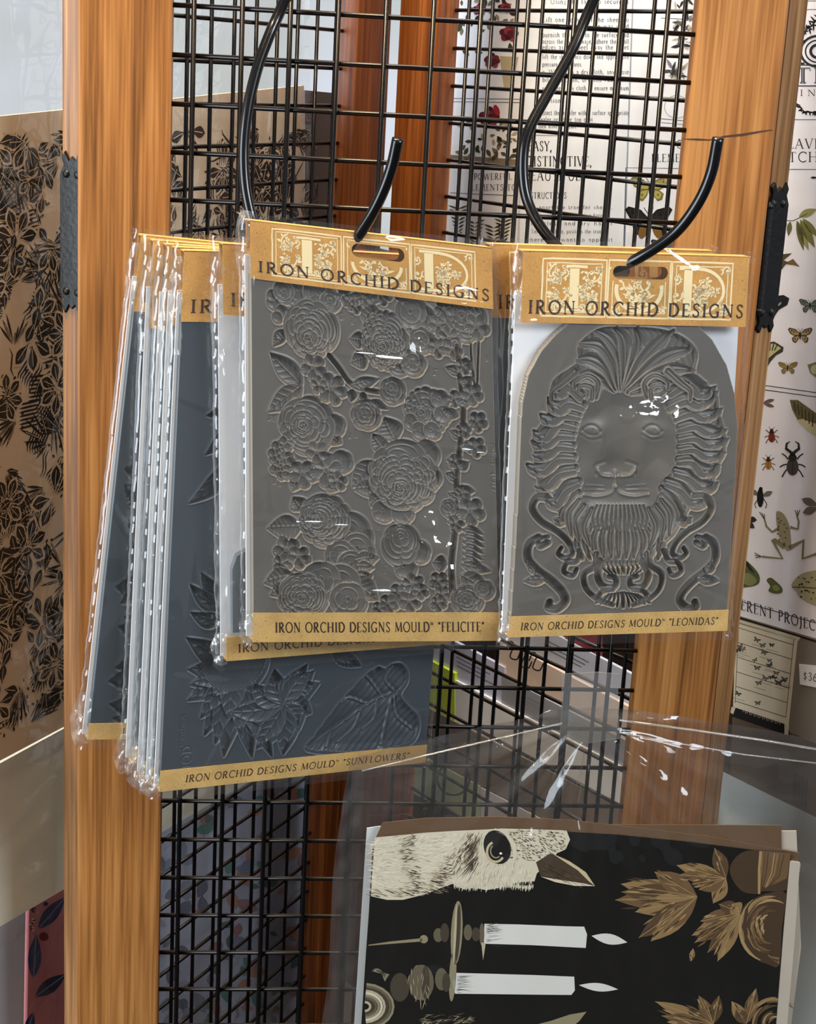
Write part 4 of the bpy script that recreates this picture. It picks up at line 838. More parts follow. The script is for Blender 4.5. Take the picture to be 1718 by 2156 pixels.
f_flow(408, 545, 66, 5, 0.4); f_flow(505, 660, 80, 6, 0.2); f_flow(440, 640, 46, 5, 0.9)
RF.groove([fl(*p) for p in ((490, 478), (545, 545), (600, 620), (660, 655), (760, 675))], 3.4, 3.0, 1.8)
f_leaf(610, 645, 765, 605, 60); f_leaf(620, 660, 610, 730, 50); f_leaf(660, 680, 700, 720, 40)
f_rose(842, 672, 72, 0, -10, n=4, rings=4, seed=5); f_rose(692, 800, 80, 0, 10, n=5, rings=4, seed=6); f_leaf(720, 720, 820, 770, 40)
for a in ((1000, 300, 90, 4), (1010, 400, 70, 4), (880, 520, 70, 4), (960, 520, 70, 4), (950, 250, 90, 4)): f_rose(a[0], a[1], a[2], n=4, rings=3, seed=int(a[1]))
f_leaf(720, 330, 735, 200, 120, nv=5); f_leaf(690, 400, 600, 390, 80); f_leaf(700, 490, 610, 520, 90)
f_rose(800, 400, 130, -10, 40, n=13, rings=8, seed=9, sq=1.15, tight=0.7)
f_rose(1250, 280, 130, 0, -10, n=7, rings=5, seed=10)
for a in ((1110, 320, 60, 5), (1170, 390, 62, 6), (1100, 440, 52, 5), (1190, 450, 50, 5), (1330, 330, 70, 5), (1140, 235, 60, 5)): f_flow(*a)
f_rose(1035, 785, 128, -25, 15, n=12, rings=5, seed=12, tight=0.7)
for a in ((1115, 720, 50), (1130, 800, 48), (950, 840, 44), (1000, 890, 48), (1070, 890, 48)): f_rose(*a, n=3, rings=2, seed=int(a[0]))
f_leaf(470, 800, 555, 900, 90); f_leaf(480, 900, 560, 960, 80); f_rose(520, 860, 60, n=3, rings=2, seed=20)
f_rose(375, 860, 150, -20, 10, n=6, rings=6, seed=21, tight=0.6)
for i in range(26):
    f_ber(235+55*math.cos(i*2.4)*(i/26)**.5, 1045+110*math.sin(i*2.4)*(i/26)**.5, 22)
f_rose(560, 1060, 60, n=4, rings=2, seed=23); f_leaf(470, 1180, 540, 1220, 60); f_leaf(320, 1150, 290, 1225, 60)
f_flow(350, 1130, 72, 5, 0.2); f_flow(480, 1110, 88, 6, 0.7); f_flow(430, 1010, 60, 5, 0.4); f_flow(540, 1170, 48, 5, 1.0)
f_leaf(860, 940, 795, 812, 130, nv=6); f_leaf(800, 1000, 730, 905, 90); f_leaf(750, 1060, 615, 1200, 120, nv=6); f_leaf(770, 1200, 625, 1215, 90)
f_leaf(780, 1250, 715, 1310, 90); f_rose(1030, 1020, 80, n=3, rings=2, seed=30); f_rose(790, 1340, 60, n=4, rings=2, seed=31); f_rose(900, 1350, 60, n=4, rings=2, seed=33); f_rose(1060, 1150, 60, n=4, rings=2, seed=32)
f_rose(905, 1140, 190, -15, 85, n=8, rings=10, seed=34, d=3.6)
f_leaf(345, 1330, 295, 1255, 90); f_leaf(340, 1425, 155, 1435, 125, nv=7)
for a in ((600, 1480, 130), (650, 1560, 90), (560, 1600, 90), (620, 1650, 80)): f_rose(a[0], a[1], a[2], n=3, rings=3, seed=int(a[1]))
f_leaf(640, 1620, 765, 1600, 80); f_leaf(650, 1650, 740, 1660, 60)
f_rose(470, 1390, 140, -50, 10, n=7, rings=9, seed=40, d=3.4)
f_flow(265, 1560, 72, 5, 0.5); f_flow(240, 1640, 50, 5, 0.1); f_flow(330, 1600, 60, 5, 0.3); f_leaf(300, 1700, 140, 1750, 110); f_leaf(290, 1760, 170, 1820, 80)
f_leaf(640, 1730, 730, 1700, 70); f_leaf(610, 1720, 760, 1850, 130, nv=6)
for a in ((560, 1760, 110), (450, 1740, 110), (600, 1850, 100)): f_rose(a[0], a[1], a[2], n=3, rings=3, seed=int(a[0]))
f_rose(350, 1830, 130, 0, 20, n=7, rings=8, seed=44)
f_rose(990, 1570, 66, n=3, rings=2, seed=46); f_rose(915, 1660, 62, n=4, rings=2, seed=47); f_rose(890, 1530, 108, 10, -40, n=4, rings=5, seed=48, sq=1.1)
for a in ((880, 1810, 58, 5), (960, 1760, 62, 6), (820, 1870, 55, 5), (940, 1860, 58, 5), (1000, 1800, 44, 5), (770, 1900, 44, 5)): f_flow(*a)
RF.groove([fl(*p) for p in ((1215, 430), (1225, 600), (1245, 780), (1225, 960), (1205, 1150), (1205, 1350), (1190, 1500), (1175, 1650), (1185, 1830))], 3.6, 4.6, 1.8, 3)
RF.groove([fl(*p) for p in ((1290, 360), (1290, 480), (1310, 640))], 1.2, 1.2, 0.8); RF.groove([fl(*p) for p in ((1335, 400), (1330, 520), (1325, 640))], 1.2, 1.2, 0.8)
for i in range(16):
    y = 520+i*58; sx = -1 if i % 2 else 1; x = 1225+10*math.sin(i)
    f_leaf(x, y, x+sx*(75+18*math.sin(i*1.7)), y-22+30*math.cos(i*2.1), 52, nv=4)
    if i % 3 == 0: f_flow(x+sx*25, y+20, 44, 5, i)
for a in ((1300, 690, 60, 5), (1330, 840, 55, 5), (1320, 980, 55, 5), (1290, 1340, 78, 5), (1170, 1330, 46, 4)): f_flow(*a)
for i in range(7): f_leaf(1235, 1440+i*34, 1365+8*math.sin(i), 1470+i*36, 40, nv=3, bend=0.3)
f_rose(1165, 1320, 50, n=4, rings=3, seed=50); f_leaf(1150, 1640, 1065, 1630, 90); f_flow(1105, 1740, 56, 5); f_flow(1130, 1820, 50, 5); f_flow(1100, 1870, 46, 5)
f_leaf(1230, 1640, 1410, 1680, 60, nv=5); f_leaf(1230, 1700, 1390, 1790, 110, nv=5); f_rose(1270, 1850, 90, n=6, rings=5, seed=55); f_rose(1370, 1790, 56, n=4, rings=3, seed=56)
cpt = fl(1405, 1120); RF.engrave('IOD', cpt[0], cpt[1], 5.0, -90, False, 0.5); cpt = fl(1405, 960); RF.engrave('FELICITE', cpt[0], cpt[1], 2.4, -90, False, 0.4)
for (x, y, t_) in ((165, 800, '13g'), (185, 800, '3ml'), (190, 1150, '35g'), (215, 1150, '94ml'), (555, 250, '0.5g'), (610, 260, '0.2ml'), (630, 880, '20ml'), (1100, 1170, '6ml'), (755, 1390, '5.2ml'), (790, 1640, '2.2ml'), (1075, 550, '5.9g'), (600, 900, '18g'), (1375, 480, '3ml')):
    cpt = fl(x, y); RF.engrave(t_, cpt[0], cpt[1], 1.9, -90, False, 0.35)
# ------------------------------------------------------------------ the lion mould
H_px = [(1101, 527), (1577, 540), (1530, 1327), (1070, 1341)]; H_hb = [(1106, 678), (1568, 688)]; H_st = [(1074, 1297), (1532, 1283)]
H_y, H_yaw, H_lean = -0.092, 10, 0
hq = full_quad(H_px, H_hb, H_st); w_, h_ = mm_size(H_px, H_y, H_yaw, H_lean, hq)
RH = Relief(w_, h_, RES, crop(1030, 500, 1718/688)(hq)); KH = 1/7.9; CXL = 690
def hl_(x, y): return RH.p(x, y)
def lk(pts, w0, w1, d=1.7, st=4, mid=None, mir=False):
    RH.groove([hl_(*p) for p in pts], w0*KH, w1*KH, d, st, 6, None if mid is None else mid*KH)
    if mir: RH.groove([hl_(2*CXL-p[0], p[1]) for p in pts], w0*KH, w1*KH, d, st, 6, None if mid is None else mid*KH)
body = [(690, 470), (560, 480), (460, 560), (450, 650), (330, 740), (310, 860), (290, 930), (225, 1030), (230, 1100), (235, 1200), (260, 1290), (330, 1340), (400, 1460), (440, 1560), (520, 1640), (560, 1700), (690, 1720), (820, 1700), (870, 1640), (960, 1560), (1010, 1480), (1080, 1370), (1170, 1290), (1200, 1200), (1240, 1120), (1245, 1020), (1210, 900), (1190, 800), (1080, 720), (1090, 600), (1010, 520), (880, 480)]
RH.area(closed_smooth([hl_(*p) for p in body]), lambda X, Z, sd: -0.8-0.25*np.sin(X*1.3+np.sin(Z*0.35)*2)+0*sd)
# the face
fp = [(700, 770), (600, 780), (520, 830), (470, 900), (445, 1000), (432, 1100), (450, 1180), (485, 1260), (475, 1330), (500, 1395), (560, 1415), (640, 1420), (700, 1412), (780, 1416), (850, 1405), (890, 1340), (910, 1265), (985, 1200), (1000, 1100), (1000, 1000), (975, 900), (930, 845), (830, 810)]
KX = {}
def face(X, Z, sd):
    def g(x, y, sx, sy, a=0.0):
        c = hl_(x, y); dx, dz = X-c[0], Z-c[1]; ca, sa = math.cos(math.radians(a)), math.sin(math.radians(a))
        return np.exp(-((dx*ca+dz*sa)/(sx*KH))**2-((-dx*sa+dz*ca)/(sy*KH))**2)
    def ln(pts, w):
        P_ = np.array(smooth_pts([(*hl_(*p), 0) for p in pts], 6))[:, :2]; best = np.full(X.shape, 1e9)
        for i in range(len(P_)-1):
            ax, az = P_[i]; dx, dz = P_[i+1]-P_[i]; t = np.clip(((X-ax)*dx+(Z-az)*dz)/(dx*dx+dz*dz+1e-9), 0, 1); best = np.minimum(best, np.hypot(X-ax-t*dx, Z-az-t*dz))
        return np.exp(-(best/(w*KH))**2)
    h = 0.3+1.9*np.clip(sd/14.0, 0, 1)**0.8
    h += 0.9*g(690, 860, 110, 90)+1.3*g(688, 1060, 75, 190)+1.3*g(672, 1190, 105, 60)+0.5*g(560, 930, 80, 40, 15)+0.5*g(840, 930, 80, 40, -15)
    h += 1.2*g(575, 1320, 100, 75)+1.2*g(775, 1320, 105, 75)+0.7*g(680, 1385, 120, 35)+0.5*g(480, 1120, 60, 110)+0.5*g(940, 1120, 70, 110)
    h -= 1.3*g(545, 1000, 70, 42)+1.3*g(865, 1005, 75, 42)+0.7*g(600, 1100, 45, 100, 10)+0.7*g(800, 1100, 45, 100, -10)
    for sx in (-1, 1):
        cx = 700+sx*163; e = -sx
        h += 0.9*g(cx-6, 1003, 32, 24)-0.35*g(cx-6, 1003, 13, 12)
        h += 0.55*ln([(cx-48, 997), (cx-16, 978), (cx+20, 980), (cx+48, 1006)], 8)+0.45*ln([(cx-46, 1002), (cx-10, 1026), (cx+30, 1025), (cx+48, 1010)], 7)+0.3*ln([(cx-55, 1025), (cx, 1052), (cx+50, 1045)], 8)
        h -= 0.9*ln([(672+sx*35, 1245), (672+sx*75, 1240), (672+sx*95, 1215)], 11)
        h += 0.5*ln([(672+sx*60, 1170), (672+sx*110, 1190), (672+sx*105, 1235)], 10)
        h -= 0.8*ln([(668, 1295), (668+sx*25, 1335), (668+sx*100, 1352), (668+sx*170, 1340)], 9)
        h -= 0.3*ln([(668+sx*60, 1300), (668+sx*160, 1290)], 5)+0.25*ln([(668+sx*60, 1320), (668+sx*170, 1316)], 5)
    h -= 0.8*ln([(668, 1225), (668, 1300)], 9)
    h -= 0.4*ln([(570, 1205), (600, 1240), (660, 1250), (740, 1240), (775, 1205)], 8)
    n = vnoise(X*1.6, Z*0.6, 5)*0.10*np.clip(1-np.abs(sd-2)/6, 0, 1)
    return -h+n
RH.area(closed_smooth([hl_(*p) for p in fp], 4), face)
# side locks, outer first: flame-like S curves with a thinner curl beside each
_wr = random.Random(8)
def wavy(p, w):
    b, m, t = [np.array(q, float) for q in p]; sg = 1 if t[0] > b[0] else -1; u = _wr.uniform(.7, 1.3)
    q = [b, b+(m-b)*.7+(0, -20*u), m+(t-m)*.25+(0, 16*u), m+(t-m)*.75+(0, 12*u), t+(sg*6, -20*u)]
    lk([tuple(x) for x in q], w*0.7, 14, 2.9, 2, w*1.15)
    q2 = [b+(0, 26), b+(m-b)*.8+(0, 8), m+(t-m)*.3+(0, 44*u), m+(t-m)*.62+(0, 26*u)]
    lk([tuple(x) for x in q2], w*0.4, 10, 2.4, 1, w*0.55)
# outer pass
for p, w in ([[(470, 1330), (400, 1420), (345, 1480)], 70], [[(470, 1270), (390, 1340), (300, 1370)], 80], [[(450, 1200), (350, 1250), (245, 1305)], 80], [[(445, 1140), (340, 1170), (200, 1195)], 80], [[(440, 1080), (340, 1100), (235, 1140)], 74], [[(440, 1020), (340, 1045), (225, 1070)], 74], [[(450, 970), (340, 980), (235, 1025)], 78], [[(470, 920), (370, 930), (270, 930)], 74], [[(490, 870), (400, 870), (310, 850)], 90], [[(480, 820), (400, 770), (330, 800)], 90]):
    wavy(p, w)
for p, w in ([[(910, 1310), (980, 1410), (1050, 1480)], 76], [[(940, 1270), (1040, 1340), (1140, 1375)], 80], [[(985, 1215), (1080, 1270), (1195, 1290)], 80], [[(1000, 1155), (1100, 1180), (1205, 1205)], 78], [[(1005, 1095), (1110, 1110), (1235, 1130)], 74], [[(1005, 1040), (1120, 1050), (1250, 1060)], 74], [[(1005, 985), (1120, 985), (1240, 1010)], 76], [[(985, 925), (1100, 915), (1215, 905)], 76], [[(950, 870), (1070, 850), (1190, 820)], 90], [[(960, 800), (1080, 760), (1180, 800)], 90]):
    wavy(p, w)
# crest
for p, w in ([[(660, 800), (600, 745), (520, 720), (440, 745)], 70], [[(670, 790), (620, 690), (540, 640), (455, 640)], 84], [[(690, 790), (660, 660), (590, 570), (470, 555)], 90], [[(700, 790), (700, 640), (640, 540), (560, 490)], 80], [[(710, 790), (720, 640), (710, 540), (660, 475)], 74], [[(715, 790), (770, 640), (790, 560), (770, 475)], 78], [[(720, 795), (800, 660), (880, 570), (960, 490)], 84], [[(725, 800), (840, 690), (940, 620), (1060, 585)], 90], [[(735, 805), (850, 735), (960, 690), (1070, 690)], 84], [[(750, 815), (860, 780), (960, 740), (1060, 760)], 60]):
    lk(p, w*0.5, 22, 2.9, 3, w*1.1)
for cx_ in (1, -1):
    m = lambda P_: [((x if cx_ == 1 else 2*CXL+15-x), y) for x, y in P_]
    lk(m([(560, 830), (575, 760), (520, 720), (455, 750), (450, 790)]), 50, 22, 2.2, 3)
    lk(m([(540, 840), (540, 785), (490, 770), (470, 800), (500, 825)]), 34, 18, 1.8, 2)
    lk(m([(450, 700), (380, 760), (330, 800), (330, 850)]), 60, 26, 2.0, 3)
# beard tiers
for i in range(11): x = 470+i*42; lk([(690+(x-690)*0.75, 1480), (690+(x-690)*1.05, 1580), (690+(x-690)*0.95, 1680)], 36, 16, 1.9, 2, 50)
for p in ([(500, 1400), (450, 1480), (470, 1590)], [(470, 1370), (420, 1450), (430, 1560)], [(540, 1420), (500, 1520), (530, 1620)]): lk(p, 40, 18, 1.9, 3, 60, True)
for i in range(13): x = 545+i*24; lk([(690+(x-690)*0.85, 1400), (x, 1470), (690+(x-690)*0.92, 1535)], 22, 10, 1.9, 0, 25)
# scrollwork below
for mir in (0, 1):
    m = lambda P_: [((2*CXL+8-x if mir else x), y) for x, y in P_]
    lk(m([(300, 1350), (245, 1350), (222, 1410), (270, 1480), (350, 1530), (410, 1590), (430, 1650), (390, 1675), (355, 1650), (370, 1620)]), 44, 24, 2.2, 1)
    lk(m([(300, 1590), (262, 1610), (258, 1575), (300, 1560)]), 40, 26, 2.4, 0)
    lk(m([(250, 1565), (205, 1600), (200, 1680), (250, 1745), (320, 1800), (375, 1860), (390, 1910), (350, 1950), (305, 1945), (310, 1915)]), 44, 40, 2.4, 1, 50)
    RH.leaf(hl_(*m([(290, 1790)])[0]), hl_(*m([(175, 1800)])[0]), 60*KH, nv=4); RH.leaf(hl_(*m([(240, 1760)])[0]), hl_(*m([(200, 1690)])[0]), 50*KH, nv=4)
    lk(m([(470, 1640), (450, 1690), (400, 1700), (385, 1750), (430, 1770), (450, 1735)]), 34, 24, 2.2, 0)
    lk(m([(560, 1660), (545, 1720), (490, 1760), (500, 1840), (560, 1900), (640, 1930)]), 40, 26, 2.0, 2)
    lk(m([(580, 1700), (560, 1770), (590, 1830), (650, 1830), (655, 1785), (620, 1775)]), 44, 28, 2.3, 1)
    lk(m([(560, 1900), (580, 1860), (640, 1850)]), 34, 20, 1.8, 1)
    for i in range(5): lk(m([(685-i*22, 1700+i*2), (690-i*24, 1735), (688-i*16, 1760)]), 14, 8, 1.5, 0)
    for i in range(6): lk(m([(688-i*14, 1865+i*2), (690-i*24, 1910), (690-i*28, 1945-i*5)]), 15, 9, 1.6, 0)
RH.txt = np.zeros_like(RH.X); c = hl_(235, 1840); RH.engrave('27ml', c[0], c[1], 1.8, 0, True, 0.35); c = hl_(1100, 1830); RH.engrave('27ml', c[0], c[1], 1.8, 0, True, 0.35)
outl = [(100, 2040), (110, 1980), (140, 1500), (160, 1000), (170, 850), (200, 710), (265, 590), (340, 505), (430, 430), (560, 370), (720, 340), (900, 360), (1060, 430), (1170, 530), (1250, 660), (1295, 810), (1312, 980), (1300, 1300), (1280, 1700), (1262, 1960), (1258, 2040)]
sdm = RH.sdf([hl_(*p) for p in outl], (slice(None), slice(None))); RH.cutmask = sdm > 0
# ------------------------------------------------------------------ the sunflower mould
D_px = [(387, 527), (985, 542), (895, 1604), (335, 1666)]; D_hb = [(385, 677), (968, 682)]; D_st = [(337, 1622), (895, 1567)]
D_y, D_yaw, D_lean = -0.095, 16, 0
dq = full_quad(D_px, D_hb, D_st); w_, h_ = mm_size(D_px, D_y, D_yaw, D_lean, dq)
RD = Relief(w_, h_, 0.45, crop(100, 1300, 1718/850)(dq)); KD = 1/6.5; RD.k = 1.55
def dl(x, y): return RD.p(x, y)
def d_leaf(x0, y0, x1, y1, w, **k): RD.leaf(dl(x0, y0), dl(x1, y1), w*KD, **k)
for tip in ((585, 60), (590, 200), (588, 340), (655, 500), (735, 600), (700, 540), (855, 605), (940, 600), (640, 420), (600, 270)): d_leaf(800, 210, tip[0], tip[1], 110, nv=5, d=2.2)
for tip in ((820, 500), (900, 470), (760, 430), (700, 330), (690, 230)): d_leaf(800, 210, tip[0], tip[1], 120, nv=4, d=2.0)
c = dl(790, 170); RD.circ(c[0], c[1], 150*KD, lambda x, z, r: -1.6-0.8*np.sqrt(np.clip(1-r*r, 0, 1))+0.35*np.sin(x*3.1)*np.sin(z*3.3))
for tip in ((1145, 265), (1110, 400), (1055, 480), (985, 590), (870, 560), (760, 400), (860, 270), (950, 200), (1090, 180), (1120, 210)): d_leaf(995, 370, tip[0], tip[1], 105, nv=5, d=2.0, bend=0.15)
d_leaf(1200, 130, 1325, 190, 70, nv=5, serr=0.15)
lp = [(1085, 572), (1120, 505), (1165, 440), (1225, 360), (1290, 285), (1350, 225), (1400, 195), (1430, 205), (1455, 185), (1500, 180), (1530, 215), (1530, 265), (1500, 320), (1535, 370), (1575, 410), (1585, 460), (1570, 515), (1530, 550), (1450, 570), (1300, 585)]
lpm = closed_smooth([dl(*p) for p in lp], 4)
lpm = [(p[0]+0.35*math.sin(i*2.1)*(i < 32), p[1]+0.35*math.cos(i*2.1)*(i < 32)) for i, p in enumerate(lpm)]
def bigleaf(X, Z, sd):
    h = -0.3-0.9*np.clip(sd/6, 0, 1)
    for pts in ([(1485, 315), (1380, 360), (1250, 450), (1090, 570)], [(1430, 340), (1380, 270), (1340, 230)], [(1360, 370), (1280, 340), (1240, 360)], [(1400, 355), (1390, 430), (1340, 480)], [(1330, 395), (1300, 470), (1230, 540)], [(1480, 330), (1490, 420), (1560, 480)], [(1470, 330), (1440, 450), (1420, 550)], [(1480, 310), (1440, 260), (1470, 200)], [(1250, 450), (1200, 500), (1180, 560)]):
        P_ = np.array(smooth_pts([(*dl(*p), 0) for p in pts], 5))[:, :2]; best = np.full(X.shape, 1e9)
        for i in range(len(P_)-1):
            ax, az = P_[i]; dx, dz = P_[i+1]-P_[i]; t = np.clip(((X-ax)*dx+(Z-az)*dz)/(dx*dx+dz*dz+1e-9), 0, 1); best = np.minimum(best, np.hypot(X-ax-t*dx, Z-az-t*dz))
        h += 1.0*np.exp(-(best/0.8)**2)-0.7*np.exp(-(best/3.2)**2)
    return h+0.15*np.sin(X*1.1-Z*0.9)
RD.area(lpm, bigleaf)
# leaves higher up, seen beside the next pack (image pixels -> this crop)
kd = 1718/850
def di(x, y): return RD.p((x-100)*kd, (y-1300)*kd)
for a in ((475, 960, 395, 1045, 38), (470, 890, 428, 945, 26), (480, 840, 430, 865, 24), (480, 1250, 420, 1190, 34), (480, 1270, 397, 1215, 36), (470, 1290, 398, 1275, 34)):
    RD.leaf(di(a[0], a[1]), di(a[2], a[3]), a[4]*0.32, nv=4, d=2.0, bend=0.3)
RD.txt = np.zeros_like(RD.X); c = dl(600, 640); RD.engrave('IOD', c[0], c[1], 6.5, 90, False, 0.5); c = dl(570, 560); RD.engrave('SUNFLOWERS', c[0], c[1], 2.8, 90, True, 0.4)
c = di(442, 1180); RD.engrave('270ml', c[0], c[1], 2.2, 90, True, 0.35)
# ------------------------------------------------------------------ the leaf mould at the back of the stack
A_px = [(297, 494), (835, 547), (775, 1548), (183, 1556)]; A_hb = [(282, 655), (820, 690)]; A_st = [(193, 1522), (777, 1512)]
A_y, A_yaw, A_lean = -0.058, 16, 0
aq = full_quad(A_px, A_hb, A_st); w_, h_ = mm_size(A_px, A_y, A_yaw, A_lean, aq)
RA = Relief(w_, h_, 0.8, aq)
def al(x, y): return RA.p(x, y)
for a in ((300, 985, 262, 975, 30), (310, 1050, 262, 1010, 44), (320, 1030, 290, 920, 26), (310, 1120, 268, 1090, 30), (312, 1180, 276, 1130, 26), (330, 1230, 242, 1225, 64), (330, 1215, 252, 1260, 50), (320, 1290, 258, 1290, 22), (330, 1330, 248, 1310, 50), (340, 1420, 226, 1430, 70), (340, 1380, 240, 1400, 50), (340, 1500, 228, 1480, 60), (350, 1520, 232, 1512, 40)):
    RA.leaf(al(a[0], a[1]), al(a[2], a[3]), a[4]*0.34, nv=5, serr=0.3, d=2.0)
for i in range(9):
    RA.leaf(al(420+40*(i % 3), 760+80*i), al(500+30*(i % 2), 720+80*i), 16, nv=5, d=2.0)
# ------------------------------------------------------------------ hang the packs
GRP = None
pack('mould pack at the back of the hook stack, serrated leaves beside the pine post', GRP, A_y, A_yaw, A_lean, A_px, A_hb, A_st, 'IRON ORCHID DESIGNS MOULD^', RA, 'mould_dark', (.42, .60, .62), 11, emb=True, folds=((-.008, .001, .84, .985), (-.012, .001, -.01, .10)), text_rng=(.115, .70))
B_px = [(322, 505), (855, 548), (805, 1572), (275, 1606)]
pack('second mould pack from the pine post, seen edge on between its neighbours', GRP, -0.068, 16, 0, B_px, [(311, 691), (840, 700)], [(280, 1572), (806, 1538)], 'IRON ORCHID DESIGNS', None, 'mould_dark', (.40, .60, .62), 12, emb=True, folds=((-.009, .002, .80, .97), (-.012, .001, -.02, .06)))
C_px = [(350, 514), (880, 546), (830, 1590), (300, 1636)]
pack('third mould pack from the pine post, a thin slate edge in crinkled film', GRP, -0.077, 16, 0, C_px, [(343, 698), (868, 705)], [(304, 1602), (832, 1556)], 'IRON ORCHID DESIGNS', None, 'mould_dark', (.40, .60, .62), 13, emb=True, folds=((-.008, .002, .72, .98), (-.012, .001, -.02, .08)))
C2_px = [(368, 520), (925, 545), (862, 1598), (318, 1652)]
pack('fourth mould pack from the pine post, right behind the sunflower mould', GRP, -0.086, 16, 0, C2_px, [(364, 686), (915, 694)], [(321, 1616), (864, 1562)], 'IRON ORCHID DESIGNS', None, 'mould_dark', (.40, .60, .62), 14, emb=True, folds=((-.007, .002, .78, .99), (-.012, .001, -.01, .10)))
pack('slate sunflower and heart-leaf mould pack with a low kraft label, longest in its stack', GRP, D_y, D_yaw, D_lean, D_px, D_hb, D_st, 'IRON ORCHID DESIGNS MOULD^ <SUNFLOWERS>', RD, 'mould_dark', (.45, .63, .62), 15, folds=((-.009, .001, .82, .99), (-.014, .0005, -.01, .07)), text_rng=(.09, .93), emb=False, slant=0.12)
E_px = [(468, 512), (985, 545), (945, 1354), (476, 1391)]
arch = [(.03, .07), (.97, .07), (.97, .55), (.95, .70), (.88, .78), (.75, .84), (.5, .87), (.30, .84), (.17, .76), (.10, .64), (.085, .5), (.10, .37), (.14, .29), (.05, .262), (.03, .23)]
pack('arched mould pack on white card tucked right behind the rose mould', GRP, -0.1050, 15, 0, E_px, [(470, 662), (975, 690)], [(480, 1340), (940, 1306)], 'IRON ORCHID DESIGNS MOULD^', None, 'mould_dark', (.45, .66, .62), 16, folds=((-.008, .001, .70, .99), (-.010, .001, -.01, .07), (-.006, .001, .1, .45)), arch=arch, text_rng=(.05, .9), emb=False)
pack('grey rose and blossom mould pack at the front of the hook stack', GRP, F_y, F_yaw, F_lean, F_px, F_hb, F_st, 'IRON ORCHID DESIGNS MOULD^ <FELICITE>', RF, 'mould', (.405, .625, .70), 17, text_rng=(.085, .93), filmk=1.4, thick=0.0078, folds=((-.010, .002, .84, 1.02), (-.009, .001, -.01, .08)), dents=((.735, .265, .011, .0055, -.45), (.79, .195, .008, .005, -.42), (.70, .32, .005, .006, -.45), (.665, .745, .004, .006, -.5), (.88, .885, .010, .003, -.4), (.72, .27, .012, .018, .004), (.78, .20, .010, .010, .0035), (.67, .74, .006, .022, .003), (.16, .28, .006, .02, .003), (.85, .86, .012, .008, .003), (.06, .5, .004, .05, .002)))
G_px = [(1030, 513), (1500, 528), (1490, 1300), (1052, 1322)]
pack('mould pack mostly hidden behind the lion mould', GRP, -0.0745, 10, 0, G_px, [(1038, 668), (1492, 680)], [(1052, 1285), (1490, 1268)], 'IRON ORCHID DESIGNS MOULD^', None, 'mould_dark', (.42, .62, .68), 18)
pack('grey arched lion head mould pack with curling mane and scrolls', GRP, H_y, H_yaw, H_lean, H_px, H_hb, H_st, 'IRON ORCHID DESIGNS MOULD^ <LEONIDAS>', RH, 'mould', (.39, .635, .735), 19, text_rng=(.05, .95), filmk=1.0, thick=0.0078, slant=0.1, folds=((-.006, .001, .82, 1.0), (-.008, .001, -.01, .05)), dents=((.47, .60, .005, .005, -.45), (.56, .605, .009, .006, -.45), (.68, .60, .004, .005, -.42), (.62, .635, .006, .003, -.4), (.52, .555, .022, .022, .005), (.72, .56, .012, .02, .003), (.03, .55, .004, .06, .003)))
# ------------------------------------------------------------------ neighbouring displays: pads of printed sheets on parallel planes
NPf = Fr(hit(1650, 900, (0, .12, 0), (0, 1, 0)), -57)
LPf = Fr(hit(65, 900, (0, .08, 0), (0, 1, 0)), 57)
def pad(name, label, cat, fr, px, col, dy=0.0, th=0.004, group=None, mat=None):
    """a thin pad: px corner pixels TL,TR,BR,BL taken on the plane fr; dy pushes it back"""
    f2 = Fr(fr.O+fr.ey*dy, 0); f2.ex, f2.ey, f2.ez = fr.ex, fr.ey, fr.ez
    L4 = [f2.loc(*p) for p in px]; cx = sum(p[0] for p in L4)/4; cz = min(p[1] for p in L4)
    f2.O = f2.O+f2.ex*cx+f2.ez*cz; L4 = [(a-cx, b-cz) for a, b in L4]
    t = thing(name, label, cat, f2.mat(), group)
    m = mat or plain(name+'_stock', col, 0.5, noise=0.02, nscale=25)
    slab('sheet', L4, 0.0, th, m, t, lambda x, z: (x, z))
    return t, f2, L4
BK = sr(24, 22, 22)
LOREM = ['3. Using the tape to secure it', 'Lift one corner of the sheet to', 'see if even pressure was used', 'burnish the back to the surface and', 'across the entire image, adhere the small', 'edges as you peel away the sheet', 'lift the sheet back down and apply more', 'pressure in that area.', '4. Wipe with a dry cloth, any loose', 'bits are clean, dry and rub again', 'use a clean dry cloth to ensure maximum', 'adhesion.', 'Protect the transfer with a surface appropriate', 'sealer or other top coat', 'then leave it to cure']
# -- floral pad (red roses, ferns)
t, f2, _ = pad('transfer_pad', 'transfer pad sheet with dark red roses and pale ferns behind the wire grid', 'paper pad', NPf, [(938, -90), (1106, -90), (1092, 600), (918, 575)], sr(238, 240, 246))
P = Print(f2); rs = random.Random(4)
GR = [sr(58, 62, 40), sr(84, 80, 52), sr(40, 40, 32), sr(120, 110, 80)]
def bloom(P, x, y, R, cols, lay, rs):
    for k in range(9):
        a = k*2.4; r = R*(0.75 if k < 6 else .35); P.poly(ell(x+r*.6*math.cos(a), y+r*.6*math.sin(a), R*.42, R*.34, math.degrees(a), 9), cols[k % len(cols)], lay+k*0.3, True)
RD_ = [sr(92, 26, 34), sr(124, 36, 46), sr(66, 18, 28), sr(150, 60, 66)]
for k in range(46):
    x, y = rs.uniform(968, 1088), rs.uniform(-40, 118); a = rs.uniform(0, 6.28); l = rs.uniform(10, 22); P.poly(leaf2(x, y, x+l*math.cos(a), y+l*math.sin(a), l*.5, 4), rs.choice(GR+[sr(150, 140, 116)]), 1, True)
for (x, y, R) in ((1072, 70, 24), (1010, 20, 17), (1062, 16, 16), (1036, 128, 20)): bloom(P, x, y, R, RD_, 2, rs)
